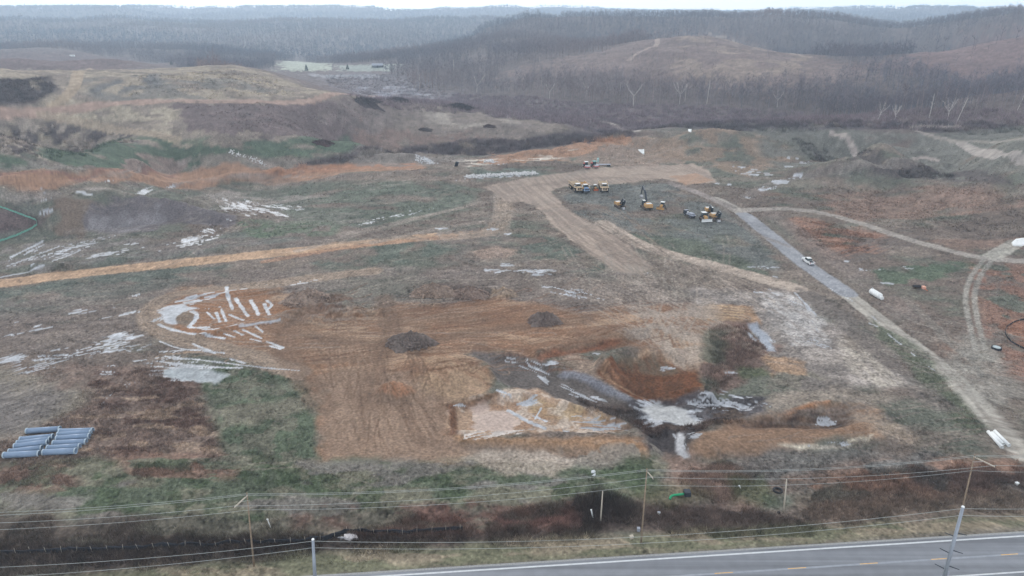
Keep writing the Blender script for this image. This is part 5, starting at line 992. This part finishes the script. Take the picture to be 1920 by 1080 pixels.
# white tarps and sheets
def sheet(name, P, lab, cat, m, h=.25, seed=1, grp=None):
    W_ = [hit(*q) for q in P]; c_ = np.mean(W_, 0); rg = random.Random(seed); V = []; n = len(W_); r_ = MB()
    for j, (sc_, hz) in enumerate(((1, .0), (.92, h*.7), (.6, h), (.25, h*1.15))):
        for q in W_: V.append((((q[0]-c_[0])*sc_)+rg.gauss(0, .05), ((q[1]-c_[1])*sc_)+rg.gauss(0, .05), (q[2]-c_[2])+hz+rg.gauss(0, h*.15)+(-.1 if j == 0 else 0)))
    F = [(j*n+i_, j*n+(i_+1) % n, (j+1)*n+(i_+1) % n, (j+1)*n+i_) for j in range(3) for i_ in range(n)]+[tuple(range(3*n, 4*n))]
    o = r_.add(V, F).build(name, m); o.location = tuple(c_); tag(o, lab, cat, grp); return o
sheet("tarpaulin", [(1196,281),(1203,282),(1208,281),(1208,287),(1208,290),(1203,288),(1198,284)], "small white three-cornered sheet on the tan hump beyond the rollers", "tarpaulin", M_WH, .8)
sheet("tarpaulin", [(1109,882),(1114,881),(1117,883),(1117,890),(1114,893),(1110,892),(1108,887)], "upright white slab lying on the pale clay above the power line", "slab", mat("grey_white_slab", (196,202,206), .6, noise=.1), .12, 3)
sheet("tarpaulin", [(1896,455),(1904,448),(1925,446),(1930,458),(1915,462),(1898,461)], "bright white pile at the end of the side track by the right edge", "tarpaulin", M_WH, .6, 4)
sheet("drift_log", [(644,1004),(660,1002),(668,1006),(674,1012),(655,1014),(646,1011)], "pale rubble heap in the bend of the black silt fence", "rubble", mat("pale_rubble", (186,184,186), .8, noise=.3, scale=3), .5, 6)
sheet("tarpaulin", [(1290,243.5),(1297,243),(1296,248),(1291,247)], "tiny white sheet on the skyline hump left of the brush", "tarpaulin", M_WH, .6, 7)
def small(name, px, py, build, lab, cat, deg=0, sc=1.0): r_ = empty(name); build(r_); put(r_, px, py, deg, sc, lab, cat); return r_
def b_box(m, d, lid=None):
    def f(r_):
        MB().box((0, 0, d[2]/2), d, bev=.06).build("casing", m, r_); MB().box((0, 0, d[2]+.03), (d[0]*1.06, d[1]*1.06, .08), bev=.03).build("lid", lid or m, r_)
    return f
small("utility_box", 1906, 909, b_box(M_WH, (.6, .5, .5)), "small white box in the dark grass near the right power pole", "box", 10)
small("utility_box", 1184, 1009, b_box(M_CA, (.6, .5, .5)), "cream box on the verge left of the middle wooden pole foot", "box", 20)
small("utility_box", 1197, 995, b_box(M_GY, (.5, .5, .6)), "grey box hidden in brush beside the middle wooden pole", "box", 0)
small("utility_box", 1460, 963, b_box(M_BL, (.45, .4, .4)), "little black box at the foot of the right short pole", "box", 0)
small("white_barrel", 1235, 966, lambda r_: (MB().tube([(0, 0, 0), (0, 0, .7), (0, 0, .75)], [.28, .28, .24], 12).build("drum", M_WH, r_), MB().tube([(0, 0, .75), (0, 0, .79)], .2, 10).build("lid", M_GY, r_)), "white drum alone in the reddish brush right of the pole", "drum")
small("site_shed", 136, 106, lambda r_: (MB().box((0, 0, 1.3), (9, 3.2, 2.6)).build("wall", M_WH, r_), MB().prism([(-1.9, 2.6), (1.9, 2.6), (0, 3.4)], -4.7, 4.7).build("roof", M_WH, r_), MB().box((2, -1.63, 1.1), (1, .06, 2)).build("door", M_GY, r_)), "small white shed alone on the brown knoll far left", "shed", 5, .8)
small("open_barn", 708, 127, lambda r_: (MB().prism([(-5, 3.6), (5, 3.6), (0, 6)], -8, 8).build("roof", M_GY, r_), [MB().box((x, y, 1.8), (.5, .5, 3.6)).build("post", M_DK, r_) for x in (-7.5, 0, 7.5) for y in (-4.5, 4.5)], MB().box((0, 4.4, 1.8), (15, .2, 3.5)).build("wall", M_GY, r_)), "pale open-sided barn beyond the second wet field in the valley", "barn", 4)
small("site_trailer", 1483, 105, lambda r_: (MB().box((0, 0, 1.8), (14, 3.4, 2.8), bev=.2).build("wall", M_GY, r_), MB().box((0, 0, 3.3), (14.6, 4, .2)).build("roof", M_WH, r_), MB().box((0, 0, .3), (12, 2.4, .5)).build("chassis", M_DK, r_)), "tiny pale trailer on the far right-hand wooded hillside", "trailer", 0) if False else None
small("manhole_box", 856, 312, lambda r_: (MB().box((0, 0, 1.2), (1.6, .5, 3.4), rot=(.5, .2, 0)).build("plate", M_DK, r_), MB().box((.9, .3, 1.1), (.3, .5, 3.2), rot=(.5, .2, 0)).build("edge", M_GY, r_)), "dark tilted steel plate leaning by the orange dirt road", "steel plate", 15)
small("portable_toilet", 1121, 304, lambda r_: (MB().box((0, 0, 1.1), (1.1, 1.1, 2.2), bev=.08).build("cabin", M_WH, r_), MB().box((0, 0, 2.28), (1.15, 1.15, .15), bev=.06).build("roof", M_TE, r_), MB().box((0, -.57, 1.1), (.7, .04, 1.8)).build("door", M_TE, r_)), "slim white portable toilet standing behind the two red rollers", "toilet", 0)
small("lowboy_trailer", 1131, 311, lambda r_: (MB().box((0, 0, .85), (8, 2.3, .18)).build("deck", M_GY, r_), MB().tube([(-4, 0, .8), (-5.2, 0, .7)], .12, 6).build("drawbar", M_DK, r_), [wheel(r_, x_, 0, .4, .4) for x_ in ()], MB().tube([(2.4, -1.2, .4), (2.4, 1.2, .4)], .4, 12).tube([(3.3, -1.2, .4), (3.3, 1.2, .4)], .4, 12).build("axle", M_BL, r_)), "low flat grey trailer parked right of the teal-roofed roller", "trailer", 2)
# green corrugated drain hose, tyre
r_ = empty("drain_hose"); W_ = [hit(*q) for q in ((1256,938),(1257,933),(1262,930.5),(1272,929.5),(1283,928))]; c_ = W_[2]; MB().tube([(q[0]-c_[0], q[1]-c_[1], q[2]-c_[2]+.25) for q in smooth(np.array(W_), 2)], .22, 10).build("hose", M_GN, r_, True)
MB().box((W_[4][0]-c_[0]+.5, W_[4][1]-c_[1], .45), (1.2, 1.3, .9), bev=.1).build("headwall", M_DK, r_); r_.location = tuple(c_); tag(r_, "bent bright green hose with a black end in the brush below the dam gap", "hose")
o = MB().tube([(.62*math.cos(t_), .62*math.sin(t_), .18) for t_ in np.linspace(0, 6.2832, 17)], .17, 8, False).build("tyre", M_BL, None, True); o.location = at(1458, 921); o.scale = (1.2, 1.2, 1.2); tag(o, "black tyre lying in green grass left of the right short pole", "tyre")
for k, (px, py, lb) in enumerate([(1113,974,"short white leaning post in the dark thicket left of the middle pole"),(509,992,"thin white stake in the verge brush left of the steel pole"),(1391,917,"small white offcut board on the green grass right of the hose")]):
    r_ = empty("marker_post", at(px, py)); MB().tube([(0, 0, -.2), (-.5, .2, 2.0 if k < 2 else .6)], .13 if k == 0 else .08, 6).build("post", M_WH, r_); MB().box((-.5, .2, 2.0 if k < 2 else .6), (.3, .1, .2)).build("cap", M_WH, r_); tag(r_, lb, "post")

# ------------------------------------------------------------------ silt fences
def fence(pts, h, m, name, label, posts=2.4, pm=M_CA, sag=.1, pr=.035):
    P = [hit(*q) for q in pts]; D_ = smooth(np.array(P)[:, :2], 1); S = [0]
    for a_, b_ in zip(D_[:-1], D_[1:]): S.append(S[-1]+float(np.hypot(*(b_-a_))))
    n_ = int(S[-1]/.8)+1; s_ = np.linspace(0, S[-1], n_); x = np.interp(s_, S, D_[:, 0]); y = np.interp(s_, S, D_[:, 1]); z_ = gzv(x, y); rg = np.random.default_rng(3)
    y = y+rg.normal(size=n_)*.04; top = z_+h*(1-sag*rg.random(n_)*2); c_ = np.array((x[n_//2], y[n_//2], z_[n_//2])); r_ = empty(name, tuple(c_)); t_ = .04
    V = [];
    for k in range(n_): V += [(x[k]-c_[0], y[k]-c_[1]-t_, z_[k]-.15-c_[2]), (x[k]-c_[0], y[k]-c_[1]-t_+rg.normal()*.03, top[k]-c_[2]), (x[k]-c_[0], y[k]-c_[1]+t_, top[k]-c_[2]), (x[k]-c_[0], y[k]-c_[1]+t_, z_[k]-.15-c_[2])]
    F = [(4*k+i_, 4*k+i_+1, 4*k+5+i_, 4*k+4+i_) for k in range(n_-1) for i_ in range(3)]; MB().add(V, F).build("fabric", m, r_)
    q = np.arange(.5, S[-1], posts); first = None
    for v in q[:100]:
        px_, py_ = np.interp(v, S, D_[:, 0]), np.interp(v, S, D_[:, 1]); zg = gz(px_, py_)
        if first is None: first = MB().tube([(0, 0, -.2), (0, 0, h*1.35)], pr, 5).build("stake", pm, r_); o = first
        else: o = first.copy(); COL.objects.link(o)
        o.location = (px_-c_[0], py_-c_[1]-.1, zg-c_[2]); o.rotation_euler = (rg.normal()*.06, rg.normal()*.08, 0)
    tag(r_, label, "silt fence"); return r_
fence([(-60,1040),(100,1037),(250,1032),(400,1026),(480,1021),(590,1014),(625,1007),(650,998),(690,1000),(740,1001),(800,998),(868,994)], 1.0, M_BF, "silt_fence", "long black silt fence with wooden stakes running through the roadside brush", 2.5)
fence([(-40,382),(2,389),(40,402),(78,417),(45,436),(0,453),(-40,466)], .8, M_GF, "silt_fence", "green fence line with a sharp corner around reddish ground at the far left", 4, M_GF, .1, .04)
fence([(1975,585),(1925,598),(1896,606),(1884,617),(1886,632),(1900,645),(1925,657),(1990,668)], .5, M_BF, "silt_fence", "curved black silt fence round the rusty patch at the right edge", 3)

# ------------------------------------------------------------------ heaps of brush and stone
def heap(name, px, py, rx, ry, h, seed, c, label, cat, kind="rock", n_=260):
    p = hit(px, py); rg = np.random.default_rng(seed); r_ = empty(name, (p[0], p[1], p[2]-.1)); n = 26; V = []; F = []
    for j in range(9):
        for i_ in range(n): t_ = 6.283*i_/n; q = j/8; w = 1+.22*math.sin(t_*3+seed)+.13*math.sin(t_*7+seed*2); xx, yy = rx*q*w*math.cos(t_), ry*q*w*math.sin(t_); V.append((xx, yy, min(0, gz(p[0]+xx, p[1]+yy)-p[2])+h*(1-q**2.2)*(1+.16*rg.normal())*(.7+.45*math.sin(t_*2+seed)*q+.3*(1-q))-.1))
    for j in range(8):
        for i_ in range(n): F.append((j*n+i_, (j+1)*n+i_, (j+1)*n+(i_+1) % n, j*n+(i_+1) % n))
    MB().add(V, F).build("core", mat(name+"_core", c, .95, noise=.35, scale=1.2, bump=.8, bscale=1.5), r_)
    if kind == "rock":
        b_ = MB()
        for k in range(n_):
            t_ = rg.random()*6.283; q = rg.random()**.5*.97; s_ = rg.uniform(.2, .55)*max(.6, min(rx, 9)/7); b_.box((rx*q*math.cos(t_), ry*q*math.sin(t_), min(0, gz(p[0]+rx*q*math.cos(t_), p[1]+ry*q*math.sin(t_))-p[2])+h*.8*(1-q**2)+.02), (s_, s_*rg.uniform(.6, 1), s_*.7), rot=tuple(rg.random(3)*3), top=(.6, .7))
        b_.build("stones", mat(name+"_stones", tuple(min(255, int(v*1.12)) for v in c), .9, noise=.35, scale=1), r_)["kind"] = "stuff"
    else:
        k_ = n_*3; t_ = rg.random(k_)*6.283; q = rg.random(k_)**.5; B = np.c_[rx*q*np.cos(t_), ry*q*np.sin(t_), h*(1-q**1.6)]; D_ = rg.normal(size=(k_, 3))*[1, 1, .45]; D_[:, 2] = abs(D_[:, 2]); D_ /= np.linalg.norm(D_, axis=1)[:, None]
        V_, F_, K_ = spikes(B, D_, h*(.4+.8*rg.random(k_)), np.full(k_, .1*max(1, h)), rg, lin(c)*(.6+rg.random((k_, 1)))); link("branches", npmesh("branches", V_, F_, False, K_), M_BK, r_)
    tag(r_, label, cat); return r_
heap("rubble_pile", 768, 641, 6.6, 4.2, 2.8, 1, (108,98,92), "long dark heap of broken stone in the middle of the orange dirt", "rubble pile", n_=520)
heap("rubble_pile", 1020, 600, 4.8, 3.8, 2.3, 2, (110,99,93), "small round dark stone heap right of centre, above the reddish scarp", "rubble pile", n_=420)
heap("rubble_pile", 812, 546, 7.5, 3.6, 2.4, 3, (136,120,108), "long low grey-brown spoil heap behind the orange dirt, left of the tan cone", "spoil heap", n_=420)
heap("rubble_pile", 880, 551, 6.5, 3.0, 2.2, 4, (132,116,106), "grey-brown spoil heap touching the small tan cone", "spoil heap", n_=320)
heap("rubble_pile", 575, 561, 7.5, 4.4, 2.8, 5, (140,124,112), "rough brown spoil heap beside the ice-streaked ramp", "spoil heap", n_=380)
heap("brush_pile", 682, 193, 13, 5, 3.6, 6, (78,70,72), "large pile of grubbed branches on the spur crest, leftmost of three", "brush pile", "b")
heap("brush_pile", 745, 190, 9, 4, 2.8, 7, (72,64,66), "dark brush pile in the middle of three on the spur crest", "brush pile", "b")
heap("brush_pile", 859, 204, 12, 5, 3.8, 8, (66,60,62), "dark brush pile, rightmost of three on the spur crest", "brush pile", "b")
heap("brush_pile", 917, 238, 5, 2, 1.8, 9, (84,70,68), "small reddish brush heap low on the spur slope", "brush pile", "b", 120)
heap("brush_pile", 796, 244, 6, 2, 1.6, 10, (80,72,72), "flat dark brush heap on the spur slope above the creek", "brush pile", "b", 120)
heap("brush_pile", 604, 270, 7, 3, 2.4, 11, (82,66,66), "brush heap in the green strip at the foot of the plateau", "brush pile", "b", 140)
# line of white stones laid along the pad edge
def stones(pts, n_, wd, s0, label, name="stone_line"):
    P = smooth(WP(pts), 1); S = [0]
    for a_, b_ in zip(P[:-1], P[1:]): S.append(S[-1]+float(np.hypot(*(b_-a_))))
    rg = np.random.default_rng(n_); c_ = P[len(P)//2]; zc = gz(*c_); b_ = MB()
    for k in range(n_):
        v = rg.random()*S[-1]; x = np.interp(v, S, P[:, 0])+rg.normal()*wd*.3; y = np.interp(v, S, P[:, 1])+rg.normal()*wd; s_ = s0*rg.uniform(.5, 1.3); b_.box((x-c_[0], y-c_[1], gz(x, y)-zc+s_*.2), (s_, s_*.8, s_*.6), rot=tuple(rg.random(3)*3), top=(.6, .6))
    o = b_.build(name, mat("pale_stone", (206,206,206), .9, noise=.12) if "pale_stone" not in bpy.data.materials else bpy.data.materials["pale_stone"]); o.location = (c_[0], c_[1], zc); tag(o, label, kind="stuff"); return o
stones([(872,333),(930,329),(1005,325)], 420, 1.2, 1.0, "long straight line of white stones along the pad below the creek"); stones([(780,299),(800,303),(815,307)], 90, 1.2, .8, "short slanting scatter of white stones left of the steel plate")
stones([(908,305),(918,302),(924,303)], 60, 1.2, 1.0, "small white stone patch at the left end of the orange bank"); stones([(430,285),(470,297),(500,309)], 90, .8, .7, "thin line of pale stones crossing the green strip")

# ------------------------------------------------------------------ power lines
def at_h(px_top, py_top, base): p = base; a_, s_ = pdir(px_top, py_top); return CAM_H+s_*math.hypot(p[0], p[1])
def wood_pole(bx, by, tx, ty, label, arm_deg, crossarm=True, AL=3.0):
    b = hit(bx, by); zt = at_h(tx, ty, b); H = zt-b[2]; r_ = empty("utility_pole", tuple(b)); a_, s_ = pdir(tx, ty); D_ = math.hypot(b[0], b[1]); tx_ = D_*math.sin(a_)-b[0]
    MB().tube([(0, 0, -.5), (tx_*.5, 0, H*.5), (tx_, 0, H)], [.16, .13, .09], 10).build("pole", M_WD if crossarm else M_CA, r_, True); top = Vector((tx_, 0, H)); w = []
    if crossarm:
        ca, sa = math.cos(R(arm_deg)), math.sin(R(arm_deg)); arm = MB().box(tuple(top+Vector((ca*(AL/2-.1), sa*(AL/2-.1), -.5))), (AL, .14, .16), rot=(0, 0, R(arm_deg))).build("crossarm", M_CA, r_)
        for q in (0.0, .35, AL-.1): ip = top+Vector((ca*q, sa*q, -.3)); MB().tube([ip-Vector((0, 0, .18)), ip, ip+Vector((0, 0, .12))], [.05, .08, .04], 6).build("insulator", M_IN, arm); w.append(ip+Vector((0, 0, .12)))
        MB().tube([top+Vector((ca*1.4, sa*1.4, -.6)), top+Vector((.0, 0, -1.5))], .035, 5).build("brace", M_ST, r_)
        MB().tube([top+Vector((0, 0, -3.2)), top+Vector((.22, -.1, -3.2))], .06, 6).build("bracket", M_IN, r_); w.append(top+Vector((.22, -.1, -3.2)))
    tag(r_, label, "utility pole"); return r_, [Vector(b)+q for q in w], Vector(b)+top
p1, w1, _ = wood_pole(476, 1062, 465, 920, "wooden power pole at left with a pale slanting crossarm", -110, AL=3.1)
p2, w2, _ = wood_pole(1202, 1018, 1213, 878, "wooden power pole in the middle with a short pale crossarm", -70, AL=2.2)
p3, w3, _ = wood_pole(1795, 995, 1822, 846, "wooden power pole at right behind the tall steel pole", -57, AL=3.3)
wood_pole(1126, 978, 1130, 921, "short bare grey pole in the dark thicket left of the middle power pole", 0, False); wood_pole(1469, 962, 1474, 897, "short bare pole with a white foot right of the black tyre", 0, False)
def steel_pole(bx, by, tx, ty, label, arms=()):
    a_, s_ = pdir(bx, by); D_ = -CAM_H/s_; b = np.array((D_*math.sin(a_), D_*math.cos(a_), 0)); b[2] = gz(b[0], b[1]); zt = at_h(tx, ty, b); H = zt-b[2]; a2, _ = pdir(tx, ty); r_ = empty("steel_pole", tuple(b)); tx_ = D_*math.sin(a2)-b[0]
    MB().tube([(0, 0, -.5), (tx_*.5, 0, H*.5), (tx_, 0, H)], [.34, .27, .2], 12).build("shaft", M_SG, r_, True); MB().tube([(tx_, 0, H), (tx_, 0, H+.12)], [.22, .16], 12).build("cap", M_WH, r_); w = []
    for z_, l_, g_ in arms:
        ca, sa = math.cos(R(g_)), math.sin(R(g_)); f = z_/H; MB().tube([(tx_*f, 0, z_), (tx_*f+ca*l_, sa*l_, z_+.15)], [.09, .05], 6).build("arm", M_DK, r_)
    for q in (.3, 1.5): w.append(Vector((b[0]+tx_*(1-q/H), b[1], b[2]+H-q)))
    MB().box((tx_*.5+.3, -.2, H*.4), (.25, .25, .7)).build("junction_box", M_GY, r_); tag(r_, label, "utility pole"); return r_, w
s1, ws1 = steel_pole(594, 1150, 588, 1008, "plain grey steel pole at the bottom left rising over the verge")
s2, ws2 = steel_pole(1752, 1150, 1801, 945, "tall leaning grey steel pole with dark side arms in front of the highway", [(8.5, 1.5, 140), (9.3, 1.5, -40), (11.5, 1.4, 140), (12.2, 1.4, -40), (14.6, 1.3, 150), (15.3, 1.3, -30)])
def wire(A_, B_, sag, label, r=.024, grp="overhead wires"):
    n = 22; P = [A_.lerp(B_, k/n)-Vector((0, 0, sag*4*(k/n)*(1-k/n))) for k in range(n+1)]; c_ = P[0]; o = MB().tube([p-c_ for p in P], r, 5, False).build("power_wire", M_WR, None, True); o.location = c_; tag(o, label, "wire", grp)
def off(w, px, py, far=None):  # next attachment beyond the frame, along the line
    a_, s_ = pdir(px, py); D_ = (w.z-CAM_H)/s_; return Vector((D_*math.sin(a_), D_*math.cos(a_), w.z))
nm = ["farthest crossarm wire", "middle crossarm wire", "nearest crossarm wire", "lowest wooden-pole wire"]
LW = [(-260, 966), (-260, 973), (-260, 984), (-260, 1000)]; RW_ = [(2230, 836), (2230, 842), (2230, 855), (2230, 872)]
for k in range(4):
    wire(off(w1[k], *LW[k]), w1[k], 1.0, f"{nm[k]} running from the left frame edge to the left wooden pole"); wire(w1[k], w2[k], 1.3, f"{nm[k]} between the left and the middle wooden poles"); wire(w2[k], w3[k], 1.3, f"{nm[k]} between the middle and the right wooden poles"); wire(w3[k], off(w3[k], *RW_[k]), .8, f"{nm[k]} running from the right wooden pole to the right frame edge")
nm2 = ["upper", "lower"]
for k in range(2):
    wire(off(ws1[k], -120, 1068+k*20), ws1[k], .8, f"{nm2[k]} steel-pole wire from the left frame edge to the plain steel pole"); wire(ws1[k], ws2[k], 2.2, f"{nm2[k]} steel-pole wire between the two grey steel poles"); wire(ws2[k], off(ws2[k], 2300, 925+k*16), 1.0, f"{nm2[k]} steel-pole wire running right from the tall leaning steel pole")
# ------------------------------------------------------------------ air between here and the far ridges
def haze():
    me = bpy.data.meshes.new("haze"); x0, x1, y0, y1, z0, z1 = -7000, 7000, -400, 6600, -70, 100
    V = [(x, y, z) for z in (z0, z1) for y in (y0, y1) for x in (x0, x1)]
    me.from_pydata(V, [], [(0,1,3,2), (4,6,7,5), (0,4,5,1), (2,3,7,6), (0,2,6,4), (1,5,7,3)])
    import bmesh; bm = bmesh.new(); bm.from_mesh(me); bmesh.ops.recalc_face_normals(bm, faces=bm.faces); bm.to_mesh(me); bm.free()
    m = bpy.data.materials.new("air"); m.use_nodes = True; t = m.node_tree; t.nodes.remove(t.nodes["Principled BSDF"])
    v = t.nodes.new("ShaderNodeVolumePrincipled"); v.inputs["Color"].default_value = (.64, .81, 1, 1); v.inputs["Density"].default_value = HAZE; v.inputs["Anisotropy"].default_value = .4
    t.links.new(v.outputs[0], t.nodes["Material Output"].inputs["Volume"]); o = link("haze", me, m); tag(o, kind='stuff')
HAZE = 0.00025
haze()
